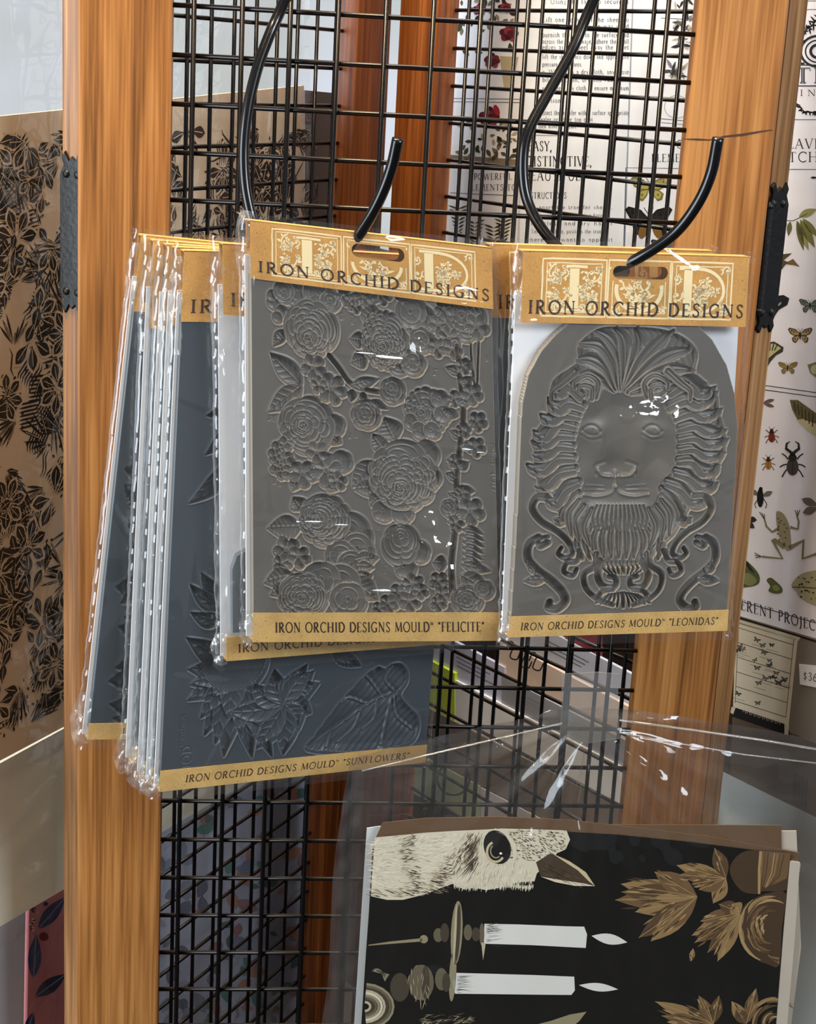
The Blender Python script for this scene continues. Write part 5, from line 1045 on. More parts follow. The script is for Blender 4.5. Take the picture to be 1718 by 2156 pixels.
P.poly([(1052, 118), (1092, 120), (1078, 185), (1062, 190)], sr(190, 176, 140), 1, True)
for y in (207, 214): P.line([(950, y), (1100, y+2)], 1.2, BK, 1, True)
for k in range(60):
    x, y = rs.uniform(975, 1092), rs.uniform(252, 330); a = rs.uniform(0, 6.28); l = rs.uniform(8, 20); P.poly(leaf2(x, y, x+l*math.cos(a), y+l*math.sin(a), l*.5, 4), rs.choice(GR+[sr(170, 160, 130)]), 1, True)
bloom(P, 1030, 246, 26, RD_, 2, rs); P.poly(ell(1046, 232, 12, 6, 70), sr(170, 40, 60), 6, True)
P.poly([(948, 326), (1094, 336), (1092, 348), (946, 342)], sr(130, 116, 98), 1, True)
P.text('POWERFUL', 998, 1078, 378, 13, sr(70, 72, 80), 1, True); P.text('ELEMENTS TO', 985, 1088, 401, 13, sr(70, 72, 80), 1, True); P.line([(948, 406), (1090, 412)], 1.2, BK, 1, True)
for (x, y) in ((965, 440), (1000, 470), (1040, 480), (970, 520), (1060, 460)):
    for i in range(8):
        for s_ in (-1, 1): P.poly(leaf2(x, y+i*8, x+s_*(22-i*2), y+i*8-8, 4, 4), GR[(i+int(x)) % 4], 1, True)
P.build('sheet_print', t)
# -- instruction pad
t, f2, _ = pad('transfer_pad', 'pale instruction sheet pad headed by three large serif words', 'paper pad', NPf, [(1108, -90), (1334, -90), (1308, 640), (1086, 605)], sr(228, 238, 250))
P = Print(f2); y = 10
ys = [8, 46, 60, 78, 92, 104, 124, 140, 156, 172, 190, 216, 242, 256, 270]
ex = [1376, 1374, 1374, 1362, 1368, 1372, 1372, 1232, 1352, 1350, 1332, 1190, 1342, 1254, 1220]
for l, y, e in zip(LOREM, ys, ex): e = min(e, 1330); P.text(l, 1142-(y > 200)*8, e-6, y, 10, sr(88, 92, 104), 1, True, track=0.1)
P.poly([(1106, 283), (1326, 288), (1325, 290), (1106, 285)], sr(150, 156, 164), 1, True)
P.text('EASY,', 1112, 1162, 318, 21, BK, 1, True); P.text('DISTINCTIVE,', 1108, 1246, 350, 21, BK, 1, True); P.text('BEAUTIFUL', 1106, 1222, 380, 21, BK, 1, True)
P.text('INSTRUCTIONS', 1104, 1193, 418, 13, BK, 1, True)
for i, l in enumerate(('Cut apart the transfer sheets,', 'carefully remove the protective backing', 'with clean and dry hands', '2. Test on surface, position the transfer', 'where you want to apply it')): P.text(l, 1106, 1290-8*(i % 2), 440+i*17, 8, sr(90, 94, 104), 1, True, track=0.1)
P.build('sheet_print', t)
# -- moth pad
def butterfly(P, x, y, s, c1, c2, rot=0, lay=2, tail=0, body=BK):
    c, q = math.cos(math.radians(rot)), math.sin(math.radians(rot)); tr = lambda p: (x+(p[0]*c-p[1]*q)*s, y+(p[0]*q+p[1]*c)*s)
    for m in (-1, 1):
        P.poly([tr((m*a, b)) for a, b in ((.04, -.1), (.35, -.42), (.85, -.55), (1.0, -.42), (.8, -.05), (.45, .12), (.08, .1))], c2, lay, True)
        P.poly([tr((m*a, b)) for a, b in ((.08, -.08), (.36, -.34), (.78, -.46), (.88, -.38), (.7, -.08), (.42, .06), (.1, .06))], c1, lay+1, True)
        P.poly([tr((m*a, b)) for a, b in ((.05, .06), (.45, .12), (.68, .3), (.6, .6), (.38, .68), (.15, .4))], c2, lay, True)
        P.poly([tr((m*a, b)) for a, b in ((.1, .12), (.42, .18), (.58, .32), (.5, .54), (.36, .58), (.2, .38))], c1, lay+1, True)
        for (a, b) in ((.5, -.2), (.68, -.3), (.4, .36)): P.poly([tr((m*(a+.07*math.cos(i)), b+.07*math.sin(i))) for i in range(6)], c2, lay+2, True)
        for k in range(4): P.line([tr((m*(.3+.14*k), -.38-.04*k)), tr((m*(.24+.13*k), -.12-.03*k))], .035*s, c2, lay+2, True)
        if tail: P.poly([tr((m*a, b)) for a, b in ((.3, .5), (.42, .55), (.4, 1.0), (.34, 1.0))], c2, lay, True)
        P.line([tr((0, -.2)), tr((m*.2, -.5))], .03*s, body, lay, True)
    P.poly([tr(p) for p in ell(0, .08, .06, .36, 0, 10)], body, lay+3, True)
t, f2, _ = pad('transfer_pad', 'white pad with yellow moths and black engraved flowers beside the corner post', 'paper pad', NPf, [(1337, -90), (1500, -90), (1470, 690), (1312, 645)], sr(230, 238, 250))
P = Print(f2); rs = random.Random(9)
for (cx, cy, n) in ((1436, 8, 16), (1438, 60, 24), (1440, 85, 20), (1425, 160, 26)):
    for k in range(n):
        a = rs.uniform(0, 6.28); l = rs.uniform(8, 26); x, y = cx+rs.uniform(-14, 14), cy+rs.uniform(-16, 16); P.poly(leaf2(x, y, x+l*math.cos(a), y+l*math.sin(a), l*.3, 4), rs.choice([sr(40, 44, 52), sr(120, 124, 130), sr(70, 74, 80), sr(180, 176, 160)]), 1, True)
P.line([(1392, 38), (1470, 42)], 1.2, BK, 1, True); P.line([(1392, 250), (1460, 256)], 1.2, BK, 1, True); P.line([(1392, 258), (1460, 264)], 1.0, BK, 1, True)
P.line(ell(1425, 225, 26, 24, 0, 20), 1.0, sr(120, 124, 130), 1, True)
P.text('FOR', 1414, 1452, 312, 17, sr(50, 52, 60), 1, True); P.text('ELEMENTS', 1372, 1470, 341, 17, sr(50, 52, 60), 1, True)
P.line([(1310, 640), (1318, 353), (1500, 356)], 1.4, BK, 1, True)
butterfly(P, 1369, 395, 42, sr(168, 164, 92), sr(116, 110, 58)); butterfly(P, 1366, 462, 50, sr(38, 36, 34), sr(20, 20, 22)); P.poly(ell(1355, 485, 9, 18, 20), sr(120, 92, 40), 6, True); P.poly(ell(1384, 485, 9, 18, -20), sr(120, 92, 40), 6, True)
butterfly(P, 1400, 520, 30, sr(70, 84, 100), sr(30, 34, 40)); P.build('sheet_print', t)
# -- the big specimen sheet beside the right post
t, f2, L4 = pad('specimen_pad', 'white specimen sheet of butterflies beetles and frogs beside the right post', 'paper pad', NPf, [(1500, -120), (1860, -120), (1860, 1790), (1480, 1606)], sr(240, 238, 242), dy=-0.006)
P = Print(f2)
for y, s_ in ((2, 0), (20, .0), (137, 0), (181, .0), (252, 0.0), (356, 0.005)): P.line([(1560, y), (1800, y+240*s_)], 2.2 if y in (137, 181) else 1.3, BK, 1, True)
for a in ((1600, 810, 1800, 838), (1597, 819, 1800, 847), (1545, 1262, 1800, 1335)): P.line([a[:2], a[2:]], 1.6, BK, 1, True)
# scrolled engraving and lettering at the head
rs = random.Random(2)
for k in range(30):
    a = rs.uniform(-.9, .1)+2.4; x = 1684+k*1.6; y = 72-k*1.2; l = rs.uniform(8, 18); P.poly(leaf2(x, y, x+l*math.cos(a+k), y+l*math.sin(a+k), 4, 3), BK, 1, True)
for r, w in ((36, 5), (26, 3), (15, 6)): P.line([(1722+r*math.cos(t_), 108+r*0.9*math.sin(t_)) for t_ in [1.6+i*.25 for i in range(16)]], w, sr(40, 40, 44), 2, True)
P.line([(1690+14*math.cos(t_), 110+24*math.sin(t_)) for t_ in [1.3+i*.3 for i in range(14)]], 4, sr(40, 40, 44), 2, True)
P.text('THE', 1674, 1790, 175, 32, sr(30, 30, 36), 2, True, weight=.2); P.text('THE', 1674, 1790, 175, 32, sr(150, 152, 160), 3, True, weight=.07)
P.text('FINE ART', 1664, 1830, 202, 13, BK, 1, True, track=.5)
for k in range(40):
    x = 1670+k*1.5; y = 212+24*math.sin(min(1, k/22)*1.5); a = rs.uniform(-1, 1)+(.9 if k % 2 else 2.6); P.poly(leaf2(x, y, x+9*math.cos(a), y+9*math.sin(a), 3.4, 3), BK, 1, True)
P.text('LAVISH', 1658, 1760, 313, 21, sr(44, 44, 50), 1, True); P.text('ETCH ART', 1642, 1800, 341, 21, sr(44, 44, 50), 1, True)
for x, y in ((1652, 373), (1716, 374)): P.poly(leaf2(x-10, y, x+6, y, 5, 4), BK, 1, True)
OL = [sr(122, 118, 62), sr(150, 146, 86), sr(104, 104, 56)]
for a in ((1682, 456, 1720, 440, 17, 1), (1685, 462, 1716, 522, 18, 0), (1680, 466, 1703, 528, 15, 1), (1678, 464, 1692, 528, 13, 2), (1664, 466, 1660, 497, 11, 2), (1655, 464, 1640, 487, 16, 2), (1690, 460, 1724, 500, 15, 0)): P.poly(leaf2(*a[:5]), OL[a[5]], 2, True)
P.line([(1640, 463), (1670, 465), (1700, 450)], 1.5, sr(80, 76, 40), 3, True)
P.poly([(1632, 580), (1640, 536), (1668, 533), (1650, 548), (1685, 560), (1655, 556), (1640, 575)], sr(86, 70, 40), 2, True); P.poly([(1655, 553), (1670, 545), (1684, 562)], sr(120, 92, 50), 3, True)
def wing(P, pts, c, lay=2): P.poly(pts, c, lay, True)
wing(P, [(1619, 632), (1628, 624), (1650, 621), (1662, 628), (1658, 642), (1640, 652), (1632, 664), (1626, 676), (1624, 695), (1620, 690), (1618, 672), (1612, 676)], sr(28, 30, 30))
P.poly(ell(1632, 637, 5, 6), sr(110, 140, 120), 3, True); P.poly(ell(1642, 640, 2, 5, 40), sr(130, 160, 140), 3, True)
butterfly(P, 1706, 642, 24, sr(108, 122, 108), sr(58, 70, 62)); butterfly(P, 1685, 704, 26, sr(176, 152, 96), sr(60, 44, 28)); butterfly(P, 1659, 773, 21, sr(160, 138, 78), sr(120, 98, 50))
wing(P, [(1610, 722), (1630, 719), (1650, 731), (1648, 741), (1634, 748), (1622, 762), (1614, 775), (1613, 790), (1610, 792), (1606, 770)], sr(60, 62, 44)); P.poly([(1612, 726), (1630, 723), (1645, 733), (1628, 746), (1612, 760)], sr(196, 192, 140), 3, True)
for k in range(4): P.line([(1614+8*k, 723), (1616+5*k, 738)], 2.2, sr(40, 42, 34), 4, True)
wing(P, [(1700, 768), (1718, 762), (1740, 790), (1720, 796), (1706, 785)], sr(128, 122, 90)); P.poly(ell(1716, 778, 9, 10), sr(190, 186, 150), 3, True)
wing(P, [(1663, 842), (1680, 842), (1712, 865), (1760, 900), (1740, 905), (1680, 885), (1668, 862)], sr(110, 100, 66)); wing(P, [(1678, 884), (1690, 882), (1745, 902), (1760, 940), (1700, 906)], sr(206, 196, 150), 3)
for k in range(6): P.line([(1672+8*k, 846+5*k), (1676+7*k, 868+6*k)], 2.5, sr(62, 54, 34), 4, True)
def beetle(P, x, y, s, c, c2, lay=2, mand=0):
    for m in (-1, 1):
        for (a, b, e, g) in ((.3, -.3, .75, -.7), (.4, .05, .9, .25), (.35, .35, .75, .95)): P.line([(x+m*a*s, y+b*s), (x+m*(a+e)*s/2, y+(b+g)*s/2-.06*s), (x+m*e*s, y+g*s)], .09*s, c2, lay, True)
        if mand: P.line([(x+m*.12*s, y-.8*s), (x+m*.45*s, y-1.05*s), (x+m*.42*s, y-1.4*s), (x+m*.18*s, y-1.55*s)], [.2*s, .2*s, .14*s, .05*s], c2, lay+1, True)
        else: P.line([(x+m*.1*s, y-.75*s), (x+m*.35*s, y-1.1*s)], .05*s, c2, lay, True)
    P.poly(ell(x, y+.22*s, .42*s, .62*s, 0, 16), c, lay+1, True); P.poly(ell(x, y-.42*s, .3*s, .26*s, 0, 12), c2, lay+2, True); P.poly(ell(x, y-.7*s, .2*s, .16*s, 0, 10), c2, lay+2, True)
    P.line([(x, y-.2*s), (x, y+.8*s)], .05*s, c2, lay+3, True)
beetle(P, 1625, 917, 17, sr(126, 48, 30), sr(70, 24, 18)); beetle(P, 1618, 975, 16, sr(172, 120, 44), sr(60, 40, 20)); beetle(P, 1669, 976, 30, sr(74, 66, 58), sr(40, 36, 34), mand=1)
def dfly(P, x, y, s, c, rot):
    for a in (-20, 12, 168, 192):
        a_ = math.radians(a+rot); P.poly(leaf2(x, y, x+s*math.cos(a_), y+s*math.sin(a_), s*.28, 6, .6), c, 2, True)
    a_ = math.radians(rot+95); P.line([(x-4*math.cos(a_), y-8*math.sin(a_)), (x+s*1.0*math.cos(a_), y+s*1.0*math.sin(a_))], [5, 2], BK, 4, True)
dfly(P, 1604, 848, 28, sr(110, 90, 84), 6)
for x, y in ((1590, 884), (1590, 896)): P.poly(ell(x, y, 3.5, 3), sr(110, 30, 30), 2, True)
for x, y in ((1586, 945), (1581, 985)): P.poly(ell(x, y, 3, 14), BK, 2, True)
for m in (-1, 1): P.poly(leaf2(1602, 1046, 1602+m*25, 1032+m*3, 11, 6, .6), sr(110, 112, 100), 2, True); P.line([(1602, 1040), (1602+m*13, 1062), (1602+m*10, 1070)], 1.6, BK, 2, True)
P.poly(ell(1601, 1048, 7, 20), BK, 3, True); P.poly(ell(1602, 1030, 4, 5), BK, 3, True)
P.poly(leaf2(1570, 1092, 1594, 1095, 13, 6, .6), sr(50, 42, 42), 2, True); P.poly(leaf2(1568, 1096, 1589, 1112, 12, 6, .6), sr(56, 50, 44), 2, True)
for a in ((1726, 1066, 1688, 1050), (1726, 1068, 1690, 1080)): P.poly(leaf2(*a, 17, 6, .6), sr(116, 106, 96), 2, True)
FG = sr(158, 148, 116); FD = sr(98, 88, 62)
P.poly(closed_smooth([(1634, 1082), (1640, 1076), (1652, 1084), (1662, 1106), (1665, 1130), (1666, 1152), (1660, 1160), (1650, 1150), (1638, 1118)], 3), FG, 3, True)
for k in range(14): P.poly(ell(1642+rs.uniform(-4, 16), 1092+k*4, 2.2, 1.6), FD, 4, True)
for pts, w in (([(1640, 1112), (1626, 1120), (1614, 1108), (1610, 1094)], 5), ([(1664, 1110), (1680, 1114), (1682, 1098), (1678, 1086)], 5), ([(1652, 1152), (1630, 1136), (1626, 1136), (1648, 1176), (1605, 1172)], 8), ([(1662, 1154), (1692, 1138), (1690, 1176), (1720, 1166)], 8)): P.line(pts, [w*1.3, w, w*.8, w*.7, w*.6][:len(pts)], sr(140, 130, 98), 3, True)
for x, y, dx, dy in ((1610, 1094, -.4, -1), (1679, 1088, 0, -1), (1604, 1172, -1, -.2), (1718, 1166, 1, -.6)):
    for k in (-1, 0, 1): P.line([(x, y), (x+14*dx+5*k*abs(dy), y+14*dy+5*k*abs(dx))], 1.8, FD, 3, True)
P.poly(closed_smooth([(1556, 1170), (1572, 1180), (1592, 1200), (1600, 1216), (1596, 1230), (1575, 1236), (1555, 1230)], 3), sr(88, 96, 56), 2, True); P.poly(closed_smooth([(1556, 1216), (1575, 1206), (1594, 1222), (1578, 1234)], 3), sr(132, 136, 90), 3, True); P.poly([(1558, 1170), (1575, 1184), (1590, 1208), (1578, 1200)], sr(40, 42, 30), 3, True)
P.poly(closed_smooth([(1614, 1222), (1622, 1216), (1632, 1222), (1646, 1236), (1647, 1247), (1632, 1250), (1618, 1244), (1622, 1234)], 3), sr(92, 100, 56), 2, True); P.poly(ell(1634, 1238, 8, 6, 30), sr(136, 140, 84), 3, True)
P.poly(closed_smooth([(1666, 1232), (1682, 1212), (1710, 1202), (1760, 1204), (1760, 1280), (1710, 1272), (1684, 1256), (1676, 1244)], 3), sr(176, 170, 134), 2, True)
for k in range(40): P.poly(ell(1685+rs.uniform(-4, 70), 1238+rs.uniform(-24, 26), rs.uniform(1.2, 2.8), rs.uniform(1, 2)), sr(48, 46, 34), 3, True)
P.line([(1668, 1236), (1690, 1236), (1740, 1240)], 1.5, sr(60, 56, 40), 4, True)
P.text('DIFFERENT PROJECTS', 1513, 1743, 1270, 22, sr(56, 52, 52), 2, True, dz=-66)
# the lower picture: a cream chest of drawers on a dark ground
P.poly([(1500, 1280), (1860, 1386), (1860, 1790), (1482, 1605)], sr(128, 120, 108), 1, True); P.poly([(1500, 1280), (1550, 1294), (1538, 1630), (1482, 1605)], sr(64, 44, 26), 2, True)
P.poly([(1500, 1490), (1680, 1548), (1860, 1630), (1860, 1790), (1482, 1605)], sr(96, 82, 66), 2, True); P.poly([(1545, 1478), (1660, 1522), (1664, 1550), (1540, 1508)], sr(28, 24, 22), 3, True)
P.line([(1542, 1296), (1860, 1394)], 4, sr(34, 30, 26), 4, True)
P.poly([(1549, 1302), (1686, 1342), (1681, 1350), (1548, 1311)], sr(214, 204, 178), 4, True); P.poly([(1550, 1308), (1680, 1347), (1661, 1527), (1544, 1488)], sr(222, 214, 190), 4, True)
P.poly([(1541, 1488), (1549, 1490), (1544, 1504), (1538, 1500)], sr(210, 200, 176), 4, True); P.poly([(1652, 1524), (1662, 1527), (1660, 1548), (1652, 1546)], sr(210, 200, 176), 4, True)
for k in range(6):
    u = (k+.25)/5.2; L0 = (1556-u*8, 1314+u*160); R0 = (1672-u*17, 1350+u*158); P.line([L0, R0], 1.3, sr(90, 80, 64), 5, True)
P.line([(1556, 1312), (1548, 1480)], 1.2, sr(90, 80, 64), 5, True); P.line([(1672, 1346), (1655, 1510)], 1.2, sr(90, 80, 64), 5, True)
rs = random.Random(12)
for k in range(22):
    u, v_ = rs.random(), rs.random(); x = 1556+u*100-v_*8; y = 1330+u*32+v_*140
    butterfly(P, x, y, rs.uniform(5, 9), rs.choice([sr(80, 84, 82), sr(140, 130, 110), sr(60, 56, 56), sr(120, 140, 140)]), sr(56, 50, 46), rs.uniform(-30, 30), 6)
    P.line([(x-10, y+9), (x+14, y+16)], .8, sr(130, 120, 100), 5, True)
for k in range(9): P.line([(1564+k*9, 1499+k*3), (1568+k*9, 1493+k*3), (1571+k*9, 1502+k*3)], 1.3, sr(190, 180, 160), 5, True)
for k in range(12): P.line([(1672+k*2.6, 1626+k*1.1), (1668+k*2.6, 1690+k*1.1)], 0.7+(k % 3)*.5, sr(58, 50, 42), 5, True)
P.line([(1690, 1703), (1726, 1716)], 2.2, sr(70, 62, 54), 5, True)
P.build('sheet_print', t)
# price sticker
tg, f3, _ = pad('price_sticker', 'small white price sticker on the specimen sheet', 'price tag', NPf, [(1682, 1398), (1740, 1404), (1741, 1452), (1684, 1441)], sr(236, 234, 230), dy=-0.0070, th=0.0004)
P = Print(f3); P.text('$36.00', 1691, 1745, 1431, 17, sr(60, 58, 66), 1, True, track=.1, dz=-8); P.build('price_print', tg)
# ------------------------------------------------------------------ lower tiers of booklets on the right neighbour
def tier(x, c): return c+0.52*(x-1100)
def tq(x0, x1, c0, c1): return [(x0, tier(x0, c0)), (x1, tier(x1, c0)), (x1, tier(x1, c1)), (x0, tier(x0, c1))]
def booklet(label, x0, x1, c0, c1, col, dy, writing=None):
    t, f2, _ = pad('booklet', label, 'booklet', NPf, tq(x0, x1, c0, c1), col, dy, 0.004)
    if writing:
        P = Print(f2); writing(P); P.build('cover_print', t)
    return t
def wr_lines(x0, x1, c0, n, col, step=9):
    def f(P):
        for i in range(n): P.line([(x0, tier(x0, c0+i*step)), (x1-8*(i % 3), tier(x1-8*(i % 3), c0+i*step))], 2.0, col, 1, True)
    return f
def script(P):
    for k, (x, c) in enumerate(((1066, 1386), (1090, 1392), (1114, 1384))):
        P.line(smooth_pts([(x, tier(x, c), 0), (x+8, tier(x, c)-18, 0), (x+16, tier(x, c)-10, 0), (x+8, tier(x, c)+14, 0), (x+22, tier(x, c)+20, 0), (x+30, tier(x, c)+6, 0)], 5) and [(p[0], p[1]) for p in smooth_pts([(x, tier(x, c), 0), (x+8, tier(x, c)-18, 0), (x+16, tier(x, c)-10, 0), (x+8, tier(x, c)+14, 0), (x+22, tier(x, c)+20, 0), (x+30, tier(x, c)+6, 0)], 5)], 2.6, BK, 1, True)
booklet('lime green booklet seen just past the edge of the sunflower mould', 880, 957, 1492, 1650, sr(214, 232, 64), -0.004)
booklet('lilac grey booklet with fine print above the white one', 880, 1062, 1425, 1505, sr(204, 208, 236), 0.0, wr_lines(962, 1040, 1446, 4, sr(110, 116, 140)))
booklet('beige booklet with black handwritten script on its cover', 1050, 1400, 1372, 1444, sr(226, 206, 190), 0.002, script)
booklet('slate booklet with rows of tiny print under the beige one', 1056, 1380, 1446, 1512, sr(160, 164, 174), -0.001, wr_lines(1064, 1150, 1462, 5, sr(160, 162, 168)))
booklet('blue grey booklet at the top of the tiers', 1030, 1420, 1300, 1370, sr(190, 196, 212), 0.006, wr_lines(1150, 1240, 1322, 3, sr(100, 104, 120)))
booklet('dark red booklet behind the lion mould pack', 1190, 1262, 1240, 1300, sr(120, 38, 52), 0.008)
booklet('blank white booklet in the middle tier', 940, 1480, 1506, 1592, sr(246, 250, 252), -0.003)
booklet('grey brown cardboard booklet below the white one', 860, 1480, 1594, 1700, sr(134, 120, 106), -0.005)
booklet('pale green booklet with a ring drawn on it', 860, 1010, 1702, 1790, sr(196, 216, 178), -0.006, lambda P: P.line([(955+34*math.cos(a), 1640+34*math.sin(a)) for a in [i*.25 for i in range(27)]], 4, sr(70, 84, 70), 1, True))
booklet('pale lilac booklet in the lowest tier', 1012, 1480, 1704, 1850, sr(226, 228, 238), -0.006)
pad('blank_pad', 'large blank pale blue pad below the specimen sheet', 'paper pad', NPf, [(1440, 1560), (1900, 1790), (1900, 2700), (1420, 2330)], sr(206, 220, 224), 0.02)
pad('dark_board', 'dark brown board behind the booklet tiers', 'board', NPf, [(700, 500), (1480, 690), (1440, 2600), (640, 2000)], sr(40, 26, 20), 0.05)
# ------------------------------------------------------------------ the left neighbour: black botanical sheet in cellophane
t, f2, L4 = pad('botanical_pad', 'tan sheet printed with black tropical leaves left of the pine post', 'paper pad', LPf, [(-170, 262), (640, 180), (640, 1262), (-170, 1692)], sr(222, 198, 168))
P = Print(f2); rs = random.Random(31)
X0 = min(p[0] for p in L4); X1 = max(p[0] for p in L4); Zt = min(L4[0][1], L4[1][1]); Zb = max(L4[2][1], L4[3][1])
def band(x, z):   # pale diagonal ribbons left free of leaves
    u = (x+z*0.62)/0.17; v_ = (x-z*0.62+0.03)/0.17
    return min(abs(u-round(u)), abs(v_-round(v_)))*0.17 < 0.0085
def inside(x, z): return X0+0.003 < x < X1-0.003 and Zb+0.004 < z < Zt-0.004
BLK = sr(26, 20, 18); TAN = sr(218, 194, 164)
def fan(x, z, a, R, n, spread, w):
    for k in range(n):
        b = a+spread*(k/(n-1)-.5); r = R*(0.75+.25*math.cos((k/(n-1)-.5)*2.5)); x1, z1 = x+r*math.cos(b), z+r*math.sin(b)
        for tt in (1.0, .8, .6, .4):
            if inside(x+(x1-x)*tt, z+(z1-z)*tt) and not band(x+(x1-x)*tt, z+(z1-z)*tt): x1, z1 = x+(x1-x)*tt, z+(z1-z)*tt; break
        else: continue
        P.poly(leaf2(x+(x1-x)*.12, z+(z1-z)*.12, x1, z1, w, 5, .55), BLK, 0)
        if k % 3 == 0: P.line([(x+(x1-x)*.25, z+(z1-z)*.25), (x+(x1-x)*.8, z+(z1-z)*.8)], w*.22, TAN, 2)
def blossom(x, z, R, a):
    for k in range(7):
        b = a+k*.9; x1, z1 = x+R*math.cos(b), z+R*math.sin(b)
        if inside(x1, z1) and not band(x1, z1): (P.poly(leaf2(x+(x1-x)*.10, z+(z1-z)*.10, x1+(x1-x)*.12, z1+(z1-z)*.12, R*.56, 6, .62), TAN, 1), P.poly(leaf2(x+(x1-x)*.18, z+(z1-z)*.18, x1, z1, R*.42, 6, .62), BLK, 2), P.line([(x+(x1-x)*.3, z+(z1-z)*.3), (x+(x1-x)*.85, z+(z1-z)*.85)], R*.03, TAN, 3))
placed = []
for k in range(9000):
    x, z = rs.uniform(X0, X1), rs.uniform(Zb, Zt)
    if band(x, z) or not inside(x, z): continue
    if any((x-a)**2+(z-b)**2 < .0118**2 for a, b in placed): continue
    placed.append((x, z)); kind = rs.random(); a = rs.uniform(0, 6.28)
    if kind < .45: fan(x, z, a, rs.uniform(.022, .038), rs.randint(8, 12), rs.uniform(1.1, 1.9), .0023)
    elif kind < .68: blossom(x, z, rs.uniform(.015, .025), a)
    elif kind < .88:
        for i in range(7):
            o = (i-3)*.0030; P_ = [(x+.011*t_*math.cos(a)-o*math.sin(a)+.002*math.sin(t_*3), z+.011*t_*math.sin(a)+o*math.cos(a)) for t_ in (-1, -.5, 0, .5, 1)]
            if all(inside(*q) and not band(*q) for q in P_): P.line(P_, [.0004, .0016, .0018, .0014, .0003], BLK, 0)
    else:
        for i in range(10):
            r = .0016*math.sqrt(i); q = (x+4*r*math.cos(i*2.4), z+4*r*math.sin(i*2.4))
            if inside(*q) and not band(*q): P.poly(ell(q[0], q[1], .0019, .0012, rs.uniform(0, 180), 6), BLK, 0)
P.build('leaf_print', t, step=None) if False else P.build('leaf_print', t)
def plane_film(name, parent, pts4, nx, nz, seed, rip, mat, yo=-0.005, grad=None):
    TL, TR, BR, BL = [np.array(p) for p in pts4]; v = []
    for j in range(nz+1):
        for i in range(nx+1):
            a, b = i/nx, j/nz; q = (TL*(1-a)+TR*a)*b+(BL*(1-a)+BR*a)*(1-b); v.append((q[0], q[1]))
    V = np.array(v); y = yo-rip*(vnoise(V[:, 0]/.03+seed, V[:, 1]/.045, seed)-.3)-rip*.5*(vnoise(V[:, 0]/.011+seed, V[:, 1]/.016, seed+1)-.5)
    rs2 = np.random.RandomState(seed)
    for k in range(8):
        a = rs2.rand()*3.14; c = V[rs2.randint(len(V))]; q = (V[:, 0]-c[0])*math.cos(a)+(V[:, 1]-c[1])*math.sin(a); y -= rip*.9*np.exp(-(q/.003)**2)
    f = [(j*(nx+1)+i, j*(nx+1)+i+1, (j+1)*(nx+1)+i+1, (j+1)*(nx+1)+i) for j in range(nz) for i in range(nx)]
    return mesh(name, np.stack([V[:, 0], y, V[:, 1]], 1), f, mat, parent, True)
ql = [f2.loc(*p) for p in ((-170, -150), (640, -60), (640, 1290), (-170, 1720))]
plane_film('clear_sleeve', t, ql, 50, 70, 5, 0.004, M['film'])
# cream pad, pink floral pad and pastel floral pad below it
t, f2, L4 = pad('cream_pad', 'cream blank pad in cellophane under the botanical sheet', 'paper pad', LPf, [(-170, 1700), (640, 1258), (640, 1578), (-170, 2050)], sr(244, 242, 224), 0.004)
plane_film('clear_sleeve', t, [f2.loc(*p) for p in ((-170, 1690), (640, 1250), (640, 1600), (-170, 2090))], 40, 30, 8, 0.003, M['film'])
t, f2, L4 = pad('white_pad', 'pale lavender pad standing left of the pink floral pad', 'paper pad', LPf, [(-170, 2056), (52, 1916), (40, 2480), (-170, 2600)], sr(196, 198, 210), 0.014)
t, f2, L4 = pad('pink_floral_pad', 'dusty pink pad with navy leaves at the foot of the pine post', 'paper pad', LPf, [(62, 1902), (322, 1762), (322, 2400), (50, 2560)], sr(186, 112, 116), 0.014)
P = Print(f2); NV = [sr(38, 42, 84), sr(58, 66, 104), sr(28, 30, 62)]
for a, c in (((80, 1956, 138, 1888, 30), 0), ((70, 2060, 76, 1965, 28), 1), ((74, 2098, 140, 2050, 30), 2), ((56, 2180, 70, 2130, 20), 0), ((140, 2000, 190, 1930, 40), 1), ((180, 2150, 240, 2040, 40), 0)): P.poly(leaf2(*a, 8), NV[c], 1, True); P.line([a[:2], a[2:4]], 2, sr(120, 124, 150), 2, True)
for x, y, r in ((92, 1972, 10), (96, 1903, 5), (72, 1916, 7)): P.poly(ell(x, y, r, r*.9), sr(110, 36, 40) if r > 6 else NV[0], 2, True)
for k in range(9): P.poly(ell(66+rs.uniform(-3, 6), 1935+k*3, 2.2, 1.6), BLK if k % 2 else sr(220, 214, 210), 3, True)
P.build('floral_print', t); plane_film('clear_sleeve', t, [f2.loc(*p) for p in ((58, 1896), (330, 1750), (330, 2410), (40, 2580))], 30, 40, 18, 0.003, M['film'])
t, f2, L4 = pad('pastel_floral_pad', 'pastel teal and rose floral pad in crinkled film seen through the lower grid', 'paper pad', LPf, [(326, 1750), (720, 1530), (720, 2150), (326, 2420)], sr(190, 198, 220), 0.014)
P = Print(f2); rs = random.Random(77)
for k in range(150):
    x, y = rs.uniform(340, 705), rs.uniform(1600, 2200)
    if y < 1750-0.55*(x-326)+14: continue
    c = rs.choice([sr(110, 158, 150), sr(176, 132, 140), sr(140, 150, 180), sr(196, 150, 132), sr(92, 130, 132), sr(200, 196, 200)]) if x > 440 else rs.choice([sr(150, 160, 184), sr(120, 128, 146), sr(170, 176, 190)])
    a = rs.uniform(0, 6.28); l = rs.uniform(18, 52); P.poly(leaf2(x, y, x+l*math.cos(a), y+l*math.sin(a), l*.55, 6), c, k*0.04, True)
